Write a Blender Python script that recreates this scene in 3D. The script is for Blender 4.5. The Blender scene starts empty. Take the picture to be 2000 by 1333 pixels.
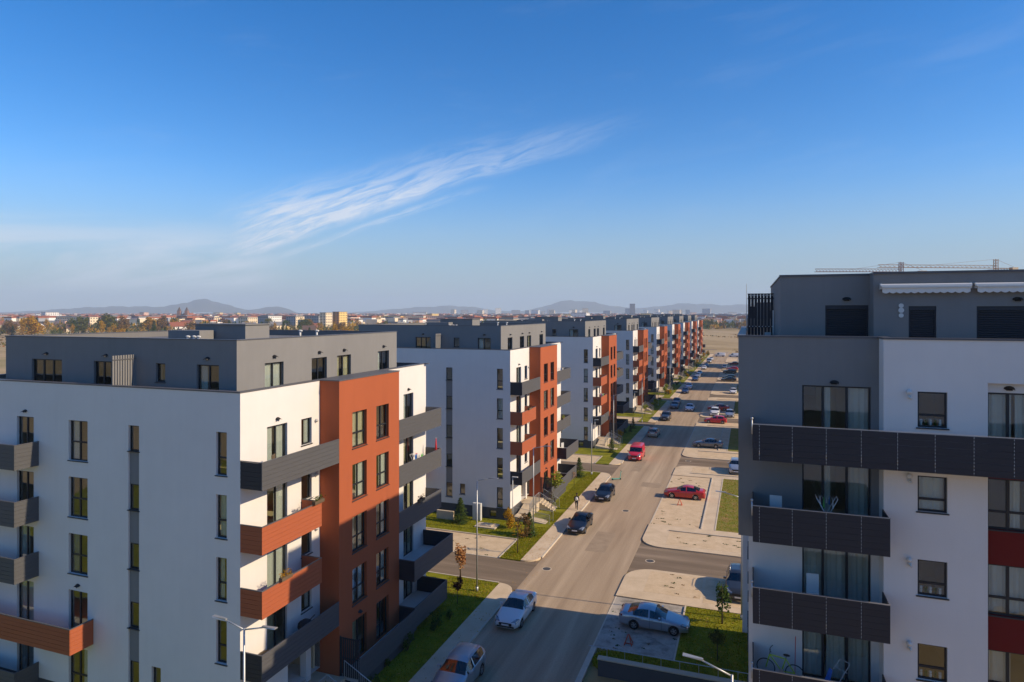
import bpy, bmesh, math, random
from mathutils import Vector, Matrix
R = math.radians
rnd = random.Random(7)
sc = bpy.context.scene
col = sc.collection

# ------------------------------------------------------------------ camera
EYE = 21.5                       # eye height above the street
YAW = 19.96                      # camera turned left of the street's axis (+Y)
cam = bpy.data.cameras.new('camera'); co = bpy.data.objects.new('camera', cam); col.objects.link(co)
co.location = (0, 0, EYE); co.rotation_euler = (R(90), 0, R(YAW))
cam.sensor_width = 36; cam.lens = 36 * 1272 / 2000; cam.shift_y = -0.028
cam.clip_start = 0.5; cam.clip_end = 40000
sc.camera = co

# ------------------------------------------------------------------ light
SUN_EL = 30.5; SUN_DIR = Vector((1.0, 0.055, 0)).normalized()
SUN_ROT = math.atan2(SUN_DIR.x, SUN_DIR.y)
sv = Vector((SUN_DIR.x * math.cos(R(SUN_EL)), SUN_DIR.y * math.cos(R(SUN_EL)), math.sin(R(SUN_EL))))
sun = bpy.data.lights.new('sun', 'SUN'); sun.energy = 4.65; sun.angle = R(0.53); sun.color = (1.0, 0.80, 0.55)
so = bpy.data.objects.new('sun', sun); col.objects.link(so); so.location = (60, 10, 60)
so.rotation_euler = sv.to_track_quat('Z', 'Y').to_euler()

SKY_STRENGTH = 0.142
world = bpy.data.worlds.new('World'); sc.world = world; world.use_nodes = True
wt = world.node_tree; wt.nodes.clear()

class X:
    """tiny expression helper over math nodes"""
    def __init__(s, nt, sock): s.nt = nt; s.s = sock
    def op(s, kind, *a):
        n = s.nt.nodes.new('ShaderNodeMath'); n.operation = kind
        for i, q in enumerate((s,) + a):
            if isinstance(q, X): s.nt.links.new(q.s, n.inputs[i])
            else: n.inputs[i].default_value = q
        return X(s.nt, n.outputs[0])
    def __add__(s, o): return s.op('ADD', o)
    def __sub__(s, o): return s.op('SUBTRACT', o)
    def __mul__(s, o): return s.op('MULTIPLY', o)
    def __truediv__(s, o): return s.op('DIVIDE', o)
    def ss(s, a, b):
        n = s.nt.nodes.new('ShaderNodeMapRange'); n.interpolation_type = 'SMOOTHSTEP'
        s.nt.links.new(s.s, n.inputs[0]); n.inputs[1].default_value = a; n.inputs[2].default_value = b
        return X(s.nt, n.outputs[0])

def noise(nt, vec, scale, detail=4, rough=.55, dist=0):
    n = nt.nodes.new('ShaderNodeTexNoise'); n.inputs['Scale'].default_value = scale
    n.inputs['Detail'].default_value = detail; n.inputs['Roughness'].default_value = rough
    n.inputs['Distortion'].default_value = dist
    if vec is not None: nt.links.new(vec, n.inputs['Vector'])
    return X(nt, n.outputs[0])
def comb(nt, a, b, c=None):
    n = nt.nodes.new('ShaderNodeCombineXYZ')
    for i, q in enumerate((a, b, c)):
        if isinstance(q, X): nt.links.new(q.s, n.inputs[i])
        elif q is not None: n.inputs[i].default_value = q
    return n.outputs[0]

sky = wt.nodes.new('ShaderNodeTexSky'); sky.sky_type = 'NISHITA'; sky.sun_disc = False
sky.sun_elevation = R(SUN_EL); sky.sun_rotation = SUN_ROT
sky.altitude = 600; sky.air_density = 1.0; sky.dust_density = 0.35; sky.ozone_density = 3.2
hs = wt.nodes.new('ShaderNodeHueSaturation'); hs.inputs['Saturation'].default_value = 1.40; hs.inputs['Hue'].default_value = 0.507
wt.links.new(sky.outputs[0], hs.inputs['Color'])
tc = wt.nodes.new('ShaderNodeTexCoord'); sp = wt.nodes.new('ShaderNodeSeparateXYZ')
wt.links.new(tc.outputs['Generated'], sp.inputs[0])
dx, dy, dz = (X(wt, sp.outputs[i]) for i in range(3))
az = dx.op('ARCTAN2', dy) * 57.2958
el = dz.op('ARCSINE') * 57.2958
t = az + 42.0
cen = t * 0.42 - t * t * 0.003 + 5.0
dist = el - cen
wob = noise(wt, comb(wt, t * 0.10, dist * 0.25, 3.0), 1.0, 3) - 0.5
dist = dist + wob * 1.7
fib = noise(wt, comb(wt, t * 0.20 + dist * 0.30, dist * 1.5 - t * 0.07, 0.0), 1.0, 10, .66, .7)
wid = t.op('MULTIPLY', -0.10) + 5.6
wid = wid.op('MAXIMUM', 0.9)
up = (dist / wid)
cross = dist.ss(-0.9, 0.25) * (up.ss(1.0, 0.0))
along = t.ss(-4.0, 2.0) * t.ss(37.0, 7.0)
streak = (cross * along * fib.ss(0.28, 0.72) * (t.ss(17.0, 3.0) * 0.7 + 1.0)).op('MINIMUM', 1.0)
d2 = dist + 1.5
c2 = d2.ss(-0.35, 0.1) * d2.ss(0.75, 0.1) * t.ss(0, 4) * t.ss(21, 15) * fib.ss(0.36, 0.66)
veil = noise(wt, comb(wt, az * 0.06 + el * 0.05, el * 0.33 - az * 0.05, 5.0), 1.0, 8, .6, .5)
low = el.ss(0.5, 3.2) * el.ss(8.0, 4.0) * az.ss(-37.5, -44.0) * veil.ss(0.33, 0.62)
faint = veil.ss(0.5, 0.8) * el.ss(3.0, 8.0) * 0.07
cl = (streak * 0.95).op('MAXIMUM', c2 * 0.55).op('MAXIMUM', low * 0.8).op('MAXIMUM', faint)
mix = wt.nodes.new('ShaderNodeMix'); mix.data_type = 'RGBA'
wt.links.new((cl * 0.92).s, mix.inputs[0])
hz = wt.nodes.new('ShaderNodeMix'); hz.data_type = 'RGBA'          # pale, dusty air towards the horizon all round
wt.links.new((el.ss(12.5, 0.5) * 0.85).s, hz.inputs[0]); wt.links.new(hs.outputs[0], hz.inputs[6]); hz.inputs[7].default_value = (1.75, 2.35, 2.95, 1)
wt.links.new(hz.outputs[2], mix.inputs[6]); mix.inputs[7].default_value = (4.5, 4.85, 5.5, 1)
bg = wt.nodes.new('ShaderNodeBackground'); bg.inputs['Strength'].default_value = SKY_STRENGTH
wo = wt.nodes.new('ShaderNodeOutputWorld')
wt.links.new(mix.outputs[2], bg.inputs['Color']); wt.links.new(bg.outputs[0], wo.inputs['Surface'])

vs = sc.view_settings
vs.view_transform = 'Standard'; vs.look = 'None'; vs.gamma = 1; vs.use_curve_mapping = False; vs.exposure = 0.26
sc.cycles.max_bounces = 6; sc.cycles.diffuse_bounces = 3; sc.cycles.glossy_bounces = 3
sc.cycles.transparent_max_bounces = 10; sc.cycles.volume_bounces = 1
sc.cycles.use_denoising = True; sc.cycles.caustics_reflective = False; sc.cycles.caustics_refractive = False

# ------------------------------------------------------------------ materials
MATS = {}
def pmat(name, color, rough=.8, metal=0, var=.12, vscale=1.5, bump=0.0, bscale=40, spec=.35, var2=0.0, v2scale=.12, stretch=None, streak=0):
    m = bpy.data.materials.new(name); m.use_nodes = True; nt = m.node_tree
    b = nt.nodes['Principled BSDF']; b.inputs['Roughness'].default_value = rough
    b.inputs['Metallic'].default_value = metal; b.inputs['Specular IOR Level'].default_value = spec
    c = (*color, 1)
    tcn = nt.nodes.new('ShaderNodeTexCoord'); vec = tcn.outputs['Object']
    if stretch:
        mp = nt.nodes.new('ShaderNodeMapping'); mp.inputs['Scale'].default_value = stretch
        nt.links.new(vec, mp.inputs[0]); vec = mp.outputs[0]
    if var or var2:
        k = noise(nt, vec, vscale, 5, .6)
        fac = (k - .5) * (2 * var) + 1.0
        if var2:
            k2 = noise(nt, vec, v2scale, 4, .55)
            fac = fac * ((k2 - .5) * (2 * var2) + 1.0)
        if streak:
            ms = nt.nodes.new('ShaderNodeMapping'); ms.inputs['Scale'].default_value = (2.2, 2.2, .12); nt.links.new(tcn.outputs['Object'], ms.inputs[0])
            fac = fac * ((noise(nt, ms.outputs[0], 1.6, 6, .65) - .5) * (2.4 * streak) + 1.0)
        mx = nt.nodes.new('ShaderNodeMix'); mx.data_type = 'RGBA'; mx.blend_type = 'MULTIPLY'; mx.inputs[0].default_value = 1
        mx.inputs[6].default_value = c
        nt.links.new(comb(nt, fac, fac, fac), mx.inputs[7]); nt.links.new(mx.outputs[2], b.inputs['Base Color'])
    else: b.inputs['Base Color'].default_value = c
    if bump:
        bp = nt.nodes.new('ShaderNodeBump'); bp.inputs['Strength'].default_value = bump; bp.inputs['Distance'].default_value = .02
        nt.links.new(noise(nt, vec, bscale, 4, .6).s, bp.inputs['Height']); nt.links.new(bp.outputs[0], b.inputs['Normal'])
    MATS[name] = m; return m
M = MATS
pmat('white_plaster', (.70, .67, .635), .92, var=.05, vscale=.9, bump=.35, bscale=22, var2=.07, v2scale=.18, spec=.15, streak=.03)
pmat('grey_plaster', (.215, .212, .208), .92, var=.06, vscale=1.2, bump=.35, bscale=22, var2=.09, v2scale=.25, spec=.15, streak=.06)
pmat('rust_plaster', (.37, .102, .044), .92, var=.06, vscale=1.1, bump=.35, bscale=22, var2=.07, v2scale=.2, spec=.15, streak=.06)
pmat('maroon_plaster', (.16, .018, .014), .92, var=.06, bump=.3, bscale=22, spec=.15)
pmat('plinth_plaster', (.085, .085, .09), .95, var=.12, bump=.35, bscale=22, spec=.15)
pmat('grey_board', (.088, .088, .092), .6, var=.18, vscale=2.2, stretch=(.6, .6, 9), spec=.3)
pmat('black_board', (.030, .030, .037), .55, var=.2, vscale=2.0, stretch=(.6, .6, 9), spec=.3)
pmat('rust_board', (.37, .10, .042), .6, var=.14, vscale=2.2, stretch=(.6, .6, 9), spec=.3)
pmat('coping', (.10, .10, .108), .45, var=.08, spec=.4)
pmat('alu_rail', (.42, .42, .42), .4, metal=.6, var=.05)
pmat('frame_dark', (.018, .020, .024), .45, var=0, spec=.4)
pmat('sill', (.035, .037, .042), .45, var=0)
pmat('concrete', (.56, .46, .33), .9, var=.12, vscale=2, bump=.3, bscale=30, var2=.12, v2scale=.4)
pmat('slab_under', (.55, .53, .50), .9, var=.06)
pmat('roof_membrane', (.17, .165, .16), .9, var=.18, vscale=.6, bump=.2, bscale=15)
pmat('interior', (.72, .58, .36), .9, var=.1, vscale=.4)
pmat('interior_floor', (.22, .13, .07), .6, var=.1)
pmat('curtain_white', (.72, .70, .66), .95, var=.06, vscale=4)
pmat('curtain_cream', (.62, .54, .36), .95, var=.06, vscale=4)
pmat('curtain_grey', (.28, .28, .30), .95, var=.06, vscale=4)
pmat('shutter', (.022, .025, .034), .5, var=.05)
pmat('white_metal', (.62, .62, .60), .45, var=.03)
pmat('galvanised', (.46, .47, .47), .45, metal=.55, var=.1, vscale=3)
pmat('black_plastic', (.015, .015, .016), .5, var=0)
pmat('rubber', (.018, .018, .018), .85, var=0)
pmat('rim_metal', (.45, .45, .46), .3, metal=.8, var=0)
pmat('lamp_glass', (.26, .27, .29), .10, metal=.35, var=0, spec=.9)
pmat('tail_red', (.35, .01, .01), .2, var=0, spec=.6)
pmat('plate_white', (.75, .75, .75), .5, var=0)
pmat('bark', (.10, .07, .045), .95, var=.3, vscale=8, bump=.5, bscale=30)
pmat('skin', (.5, .3, .21), .6, var=0)
pmat('cloth_dark', (.02, .022, .03), .9, var=.1)
pmat('cloth_white', (.7, .7, .7), .9, var=.05)
pmat('hair', (.02, .014, .01), .7, var=0)
pmat('mint_paint', (.10, .46, .34), .4, var=0)
pmat('orange_paint', (.55, .08, .03), .5, var=.1)
pmat('cloth_blue', (.05, .16, .5), .9, var=.1)
pmat('cloth_red', (.5, .03, .04), .9, var=.1)
pmat('cloth_green', (.12, .4, .1), .9, var=.1)
pmat('lime_paint', (.42, .55, .03), .4, var=0)
pmat('crane_yellow', (.26, .12, .04), .6, var=.1)
pmat('crane_red', (.16, .06, .05), .6, var=.1)
pmat('basket_grey', (.10, .10, .10), .7, var=.1)
pmat('cover_brown', (.12, .085, .05), .8, var=.15)

def glass_mat(name, tint, refl, wave=.02):
    m = bpy.data.materials.new(name); m.use_nodes = True; nt = m.node_tree; nt.nodes.clear()
    o = nt.nodes.new('ShaderNodeOutputMaterial'); tr = nt.nodes.new('ShaderNodeBsdfTransparent'); gl = nt.nodes.new('ShaderNodeBsdfGlossy')
    tr.inputs[0].default_value = (*tint, 1); gl.inputs[0].default_value = (.92, .94, .96, 1); gl.inputs['Roughness'].default_value = .012
    lw = nt.nodes.new('ShaderNodeLayerWeight'); lw.inputs[0].default_value = .5
    mx = nt.nodes.new('ShaderNodeMixShader')
    f = X(nt, lw.outputs['Facing']).op('POWER', 4.0) * .85 + refl
    nt.links.new(f.op('MINIMUM', .95).s, mx.inputs[0]); nt.links.new(tr.outputs[0], mx.inputs[1]); nt.links.new(gl.outputs[0], mx.inputs[2])
    tcn = nt.nodes.new('ShaderNodeTexCoord'); bp = nt.nodes.new('ShaderNodeBump'); bp.inputs['Strength'].default_value = wave; bp.inputs['Distance'].default_value = .3
    nt.links.new(noise(nt, tcn.outputs['Object'], .9, 2).s, bp.inputs['Height']); nt.links.new(bp.outputs[0], gl.inputs['Normal'])
    nt.links.new(mx.outputs[0], o.inputs[0]); MATS[name] = m; return m
glass_mat('window_glass', (.86, .90, .88), .10, .05)
glass_mat('car_glass', (.26, .29, .29), .09, .02)

def car_paint(name, c, metal=0.0, rough=.28):
    m = bpy.data.materials.new(name); m.use_nodes = True; b = m.node_tree.nodes['Principled BSDF']
    b.inputs['Base Color'].default_value = (*c, 1); b.inputs['Metallic'].default_value = metal; b.inputs['Roughness'].default_value = rough
    b.inputs['Coat Weight'].default_value = .6; b.inputs['Coat Roughness'].default_value = .05
    MATS[name] = m
for n_, c_, me in (('paint_white', (.72, .72, .72), 0), ('paint_silver', (.42, .44, .47), .55), ('paint_black', (.008, .009, .012), .1), ('paint_red', (.45, .018, .015), .05), ('paint_bright_red', (.55, .02, .035), 0),
                   ('paint_blue', (.02, .035, .10), .3), ('paint_grey', (.15, .16, .17), .5), ('paint_darkgrey', (.045, .047, .05), .4), ('paint_maroon', (.22, .012, .012), .1), ('paint_beige', (.40, .36, .29), .3), ('paint_green', (.03, .06, .05), .3)):
    car_paint(n_, c_, me)

def leaf_mat(name, c1, c2, trans=.35):
    m = bpy.data.materials.new(name); m.use_nodes = True; nt = m.node_tree; nt.nodes.clear()
    o = nt.nodes.new('ShaderNodeOutputMaterial'); d = nt.nodes.new('ShaderNodeBsdfDiffuse'); tl = nt.nodes.new('ShaderNodeBsdfTranslucent'); mx = nt.nodes.new('ShaderNodeMixShader')
    g = nt.nodes.new('ShaderNodeNewGeometry'); rp = nt.nodes.new('ShaderNodeValToRGB')
    rp.color_ramp.elements[0].color = (*c1, 1); rp.color_ramp.elements[1].color = (*c2, 1)
    nt.links.new(g.outputs['Random Per Island'], rp.inputs[0])
    nt.links.new(rp.outputs[0], d.inputs[0]); nt.links.new(rp.outputs[0], tl.inputs[0]); mx.inputs[0].default_value = trans
    nt.links.new(d.outputs[0], mx.inputs[1]); nt.links.new(tl.outputs[0], mx.inputs[2]); nt.links.new(mx.outputs[0], o.inputs[0]); MATS[name] = m
leaf_mat('leaf_gold', (.36, .17, .015), (.55, .34, .03))
leaf_mat('leaf_rust', (.36, .14, .05), (.62, .36, .15))
leaf_mat('leaf_olive', (.07, .085, .02), (.17, .16, .035))
leaf_mat('leaf_green', (.035, .07, .015), (.10, .15, .03))
leaf_mat('leaf_lime', (.20, .26, .03), (.36, .36, .05))
leaf_mat('leaf_brown', (.16, .09, .035), (.28, .17, .06))
leaf_mat('needle_dark', (.025, .05, .014), (.085, .12, .03), .2)
leaf_mat('leaf_maroon', (.08, .02, .015), (.2, .06, .03))
leaf_mat('grass_blade', (.16, .17, .006), (.36, .33, .015), .4)

def ground_mat(name, stops, scale, detail=8, fine=None, rough=.95, stretch=(1, 1, 1), bump=.2, bscale=8, dist=.3):
    m = bpy.data.materials.new(name); m.use_nodes = True; nt = m.node_tree; b = nt.nodes['Principled BSDF']
    b.inputs['Roughness'].default_value = rough; b.inputs['Specular IOR Level'].default_value = .2
    tcn = nt.nodes.new('ShaderNodeTexCoord'); mp = nt.nodes.new('ShaderNodeMapping'); mp.inputs['Scale'].default_value = stretch
    nt.links.new(tcn.outputs['Object'], mp.inputs[0])
    n1 = noise(nt, mp.outputs[0], scale, detail, .6, dist); rp = nt.nodes.new('ShaderNodeValToRGB'); cr = rp.color_ramp
    while len(cr.elements) < len(stops): cr.elements.new(.5)
    for e, (p, c) in zip(cr.elements, stops): e.position = p; e.color = (*c, 1)
    nt.links.new(n1.s, rp.inputs[0]); out = rp.outputs[0]
    if fine:
        fs, fa = fine
        k = (noise(nt, tcn.outputs['Object'], fs, 4, .7) - .5) * (2 * fa) + 1.0
        mx = nt.nodes.new('ShaderNodeMix'); mx.data_type = 'RGBA'; mx.blend_type = 'MULTIPLY'; mx.inputs[0].default_value = 1
        nt.links.new(out, mx.inputs[6]); nt.links.new(comb(nt, k, k, k), mx.inputs[7]); out = mx.outputs[2]
    nt.links.new(out, b.inputs['Base Color'])
    bp = nt.nodes.new('ShaderNodeBump'); bp.inputs['Strength'].default_value = bump; bp.inputs['Distance'].default_value = .05
    nt.links.new(noise(nt, tcn.outputs['Object'], bscale, 5, .7).s, bp.inputs['Height']); nt.links.new(bp.outputs[0], b.inputs['Normal'])
    MATS[name] = m
ground_mat('asphalt_main', [(.26, (.27, .195, .125)), (.42, (.37, .275, .18)), (.58, (.43, .325, .215)), (.76, (.54, .415, .28))], .9, 8, (9, .26), .9, (1, .045, 1), .15, 30)
ground_mat('asphalt_side', [(.28, (.15, .112, .076)), (.5, (.21, .158, .108)), (.72, (.32, .245, .17))], .8, 6, (14, .22), .9, (.08, 1, 1), .15, 30)
ground_mat('asphalt_patch', [(.3, (.30, .225, .15)), (.7, (.38, .29, .195))], 1.2, 6, (12, .22), .9, (1, 1, 1), .2, 25)
ground_mat('pavers', [(.25, (.52, .39, .24)), (.5, (.61, .465, .295)), (.8, (.69, .54, .36))], 1.3, 9, (7, .16), .92, (1, 1, 1), .3, 14)
ground_mat('pavers_shaded', [(.32, (.20, .18, .15)), (.5, (.40, .36, .30)), (.75, (.50, .45, .38))], .9, 9, (5, .3), .92, (1, 1, 1), .4, 14)  # darker copy of the pavers, the building's shadow put into the colour
ground_mat('sidewalk', [(.3, (.54, .42, .275)), (.7, (.68, .54, .37))], .6, 6, (9, .12), .92, (1, 1, 1), .2, 20)
ground_mat('kerb', [(.3, (.50, .43, .33)), (.7, (.62, .54, .42))], 1.5, 4, None, .92)
ground_mat('lawn', [(.28, (.09, .105, .005)), (.45, (.17, .175, .006)), (.62, (.25, .235, .012)), (.8, (.33, .24, .05))], .8, 9, (11, .4), .98, (1, 1, 1), .8, 9)
ground_mat('dry_lawn', [(.3, (.13, .16, .016)), (.5, (.22, .20, .035)), (.7, (.32, .20, .08))], 1.1, 9, (11, .35), .98, (1, 1, 1), .8, 9)
ground_mat('fields', [(.25, (.16, .14, .04)), (.42, (.34, .24, .11)), (.55, (.44, .32, .17)), (.7, (.20, .18, .05)), (.85, (.42, .31, .16))], .006, 9, (.15, .35), .98, (1, 1, 1), .5, .5, .8)
ground_mat('hill_forest', [(.3, (.035, .045, .02)), (.55, (.075, .065, .03)), (.8, (.12, .10, .05))], .004, 9, (.03, .35), .98, (1, 1, 1), .3, .05)

# ------------------------------------------------------------------ mesh helpers
class MB:
    def __init__(s): s.v = []; s.f = []; s.m = []
    def add(s, vs_, fs, mi=0):
        o = len(s.v); s.v += [tuple(p) for p in vs_]
        for q in fs: s.f.append([o + i for i in q]); s.m.append(mi)
    def quad(s, a, b, c, d, mi=0): s.add((a, b, c, d), ((0, 1, 2, 3),), mi)
    def box(s, x0, x1, y0, y1, z0, z1, mi=0):
        x0, x1 = sorted((x0, x1)); y0, y1 = sorted((y0, y1)); z0, z1 = sorted((z0, z1))
        s.add([(x0, y0, z0), (x1, y0, z0), (x1, y1, z0), (x0, y1, z0), (x0, y0, z1), (x1, y0, z1), (x1, y1, z1), (x0, y1, z1)],
              [(0, 3, 2, 1), (4, 5, 6, 7), (0, 1, 5, 4), (1, 2, 6, 5), (2, 3, 7, 6), (3, 0, 4, 7)], mi)
    def prism(s, poly, z0, z1, mi=0):
        n = len(poly); b = [(p[0], p[1], z0) for p in poly]; t_ = [(p[0], p[1], z1) for p in poly]
        s.add(b + t_, [tuple(range(n - 1, -1, -1)), tuple(range(n, 2 * n))] + [(i, (i + 1) % n, n + (i + 1) % n, n + i) for i in range(n)], mi)
    def tube(s, p0, p1, r0, r1=None, n=8, mi=0, caps=True):
        p0 = Vector(p0); p1 = Vector(p1); r1 = r0 if r1 is None else r1
        d = (p1 - p0).normalized(); a = d.orthogonal().normalized(); b = d.cross(a)
        vs_ = []
        for p, r in ((p0, r0), (p1, r1)):
            for i in range(n):
                t_ = 2 * math.pi * i / n; vs_.append(p + (a * math.cos(t_) + b * math.sin(t_)) * r)
        fs = [(i, (i + 1) % n, n + (i + 1) % n, n + i) for i in range(n)]
        if caps: fs += [tuple(range(n - 1, -1, -1)), tuple(range(n, 2 * n))]
        s.add(vs_, fs, mi)
    def path(s, pts, r, n=6, mi=0):
        for a, b in zip(pts, pts[1:]): s.tube(a, b, r, r, n, mi)
    def ball(s, c, r, seg=8, rings=6, sq=(1, 1, 1), mi=0):
        vs_ = []; fs = []
        for i in range(rings + 1):
            ph = math.pi * i / rings
            for j in range(seg):
                th = 2 * math.pi * j / seg
                vs_.append((c[0] + r * sq[0] * math.sin(ph) * math.cos(th), c[1] + r * sq[1] * math.sin(ph) * math.sin(th), c[2] + r * sq[2] * math.cos(ph)))
        for i in range(rings):
            for j in range(seg): fs.append((i * seg + j, (i + 1) * seg + j, (i + 1) * seg + (j + 1) % seg, i * seg + (j + 1) % seg))
        s.add(vs_, fs, mi)
    def mesh(s, name, mats, smooth=False):
        me = bpy.data.meshes.new(name); me.from_pydata(s.v, [], s.f)
        for mt in (mats if isinstance(mats, (list, tuple)) else [mats]): me.materials.append(M[mt] if isinstance(mt, str) else mt)
        if any(s.m): me.polygons.foreach_set('material_index', s.m)
        if smooth: me.polygons.foreach_set('use_smooth', [True] * len(me.polygons))
        me.update(); return me
    def build(s, name, mats, parent=None, smooth=False, loc=None):
        return link(name, s.mesh(name, mats, smooth), parent, loc)
def link(name, data, parent=None, loc=None):
    o = bpy.data.objects.new(name, data); col.objects.link(o)
    if parent is not None: o.parent = parent
    if loc is not None: o.location = loc
    return o
def tag(o, label=None, cat=None, group=None, kind=None):
    if label: o['label'] = label
    if cat: o['category'] = cat
    if group: o['group'] = group
    if kind: o['kind'] = kind
    return o
def thing(name, label, cat, loc=(0, 0, 0), rz=0, group=None):
    o = link(name, None, None, loc); o.rotation_euler = (0, 0, rz); o.empty_display_size = .3
    return tag(o, label, cat, group)
KIDS = {}
def kids(o):
    return [c for c in bpy.data.objects if c.parent is o]
def snapshot(o):
    """children lists gathered once (obj.children is slow in big scenes)"""
    table = {}
    for c in bpy.data.objects:
        if c.parent is not None: table.setdefault(c.parent.name, []).append(c)
    def rec(p): return [(c, rec(c)) for c in table.get(p.name, [])]
    return (o, rec(o))
def copy_tree(tree, parent=None, hook=None):
    o, ch = tree
    if hook and not hook(o): return None
    c = o.copy(); col.objects.link(c); c.parent = parent
    for q in ch: copy_tree(q, c, hook)
    return c
def struct(name, mb, mats, parent=None, smooth=False):
    o = mb.build(name, mats, parent, smooth)
    if parent is None: o['kind'] = 'structure'
    return o

# a facade sheet with real openings.  axis 'y': plane y=const, a runs along x; axis 'x': plane x=const, a runs along y
def P3(axis, c, a, z): return (a, c, z) if axis == 'y' else (c, a, z)
def facade(mb, axis, c, sgn, a0, a1, z0, z1, ops=(), depth=.17, mi=0):
    """sgn = sign of the outward normal along the axis"""
    A = sorted({a0, a1, *[v for o in ops for v in o[:2]]}); Z = sorted({z0, z1, *[v for o in ops for v in o[2:4]]})
    A = [a for a in A if a0 - 1e-6 <= a <= a1 + 1e-6]; Z = [z for z in Z if z0 - 1e-6 <= z <= z1 + 1e-6]
    flip = (axis == 'y') == (sgn > 0)
    def q(p): mb.add(p[::-1] if flip else p, ((0, 1, 2, 3),), mi)
    for i in range(len(A) - 1):
        for j in range(len(Z) - 1):
            ca = (A[i] + A[i + 1]) / 2; cz = (Z[j] + Z[j + 1]) / 2
            if any(o[0] < ca < o[1] and o[2] < cz < o[3] for o in ops): continue
            q([P3(axis, c, A[i], Z[j]), P3(axis, c, A[i + 1], Z[j]), P3(axis, c, A[i + 1], Z[j + 1]), P3(axis, c, A[i], Z[j + 1])])
    for o in ops:
        d = (o[4] if len(o) > 4 else depth); ci = c - sgn * d; b0, b1, y0, y1 = o[:4]
        for e in (b0, b1): mb.add([P3(axis, c, e, y0), P3(axis, ci, e, y0), P3(axis, ci, e, y1), P3(axis, c, e, y1)], ((0, 1, 2, 3),), mi)
        for e in (y0, y1): mb.add([P3(axis, c, b0, e), P3(axis, ci, b0, e), P3(axis, ci, b1, e), P3(axis, c, b1, e)], ((0, 1, 2, 3),), mi)
def bx(mb, axis, c0, c1, a0, a1, z0, z1, mi=0):
    if axis == 'y': mb.box(a0, a1, c0, c1, z0, z1, mi)
    else: mb.box(c0, c1, a0, a1, z0, z1, mi)

def window(parent, axis, c, sgn, a0, a1, z0, z1, nx=1, transom=None, sill=True, detail=2, cur=None, tilt=False, recess=.13, nsplit=None):
    """dark frame in its reveal with panes, outside sill and perhaps a curtain"""
    f0 = c - sgn * recess; f1 = c - sgn * (recess + .06); t_ = .065
    mb = MB()
    bx(mb, axis, f0, f1, a0, a0 + t_, z0, z1); bx(mb, axis, f0, f1, a1 - t_, a1, z0, z1)
    bx(mb, axis, f0, f1, a0 + t_, a1 - t_, z0, z0 + t_); bx(mb, axis, f0, f1, a0 + t_, a1 - t_, z1 - t_, z1)
    cols = [a0 + t_ + (a1 - a0 - 2 * t_) * i / nx for i in range(nx + 1)] if nsplit is None else [a0 + t_] + [a0 + (a1 - a0) * k for k in nsplit] + [a1 - t_]
    m_ = .045
    for a in cols[1:-1]: bx(mb, axis, f0 + sgn * .012, f1, a - m_, a + m_, z0 + t_, z1 - t_)
    rows = [z0 + t_, z1 - t_]
    if transom:
        zt = z0 + transom; rows = [z0 + t_, zt, z1 - t_]
        for i in range(len(cols) - 1):
            bx(mb, axis, f0 + sgn * .006, f1, cols[i] + (m_ if i else 0), cols[i + 1] - (m_ if i < len(cols) - 2 else 0), zt - .04, zt + .04)
    w = mb.build('window', 'frame_dark', parent)
    g0 = c - sgn * (recess + .025); g1 = c - sgn * (recess + .037)
    allp = MB()
    for i in range(len(cols) - 1):
        for j in range(len(rows) - 1):
            p = MB() if detail > 1 else allp
            l = cols[i] + (m_ if i else 0); r_ = cols[i + 1] - (m_ if i < len(cols) - 2 else 0)
            b_ = rows[j] + (.04 if j else 0); u_ = rows[j + 1] - (.04 if j < len(rows) - 2 else 0)
            bx(p, axis, g0, g1, l, r_, b_, u_)
            if detail > 1: p.build('pane', 'window_glass', w)
    if detail <= 1: allp.build('pane', 'window_glass', w)
    if sill:
        s_ = MB(); bx(s_, axis, c + sgn * .05, c - sgn * .10, a0 - .05, a1 + .05, z0 - .045, z0 - .002); s_.build('sill', 'sill', w)
    if cur:
        mat_, spans = cur
        for (k0, k1) in spans:
            cm = MB(); x0 = a0 + t_ + (a1 - a0 - 2 * t_) * k0; x1 = a0 + t_ + (a1 - a0 - 2 * t_) * k1
            n = max(6, int((x1 - x0) / .07)); pts = []
            for i in range(n + 1): pts.append((x0 + (x1 - x0) * i / n, c - sgn * (recess + .13 + .03 * math.sin(i * 1.9))))
            for (pa, ca), (pb, cb) in zip(pts, pts[1:]):
                cm.add([P3(axis, ca, pa, z0 + .06), P3(axis, cb, pb, z0 + .06), P3(axis, cb, pb, z1 - .06), P3(axis, ca, pa, z1 - .06)], ((0, 1, 2, 3),))
            cm.build('curtain', mat_, w, True)
    return w

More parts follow.
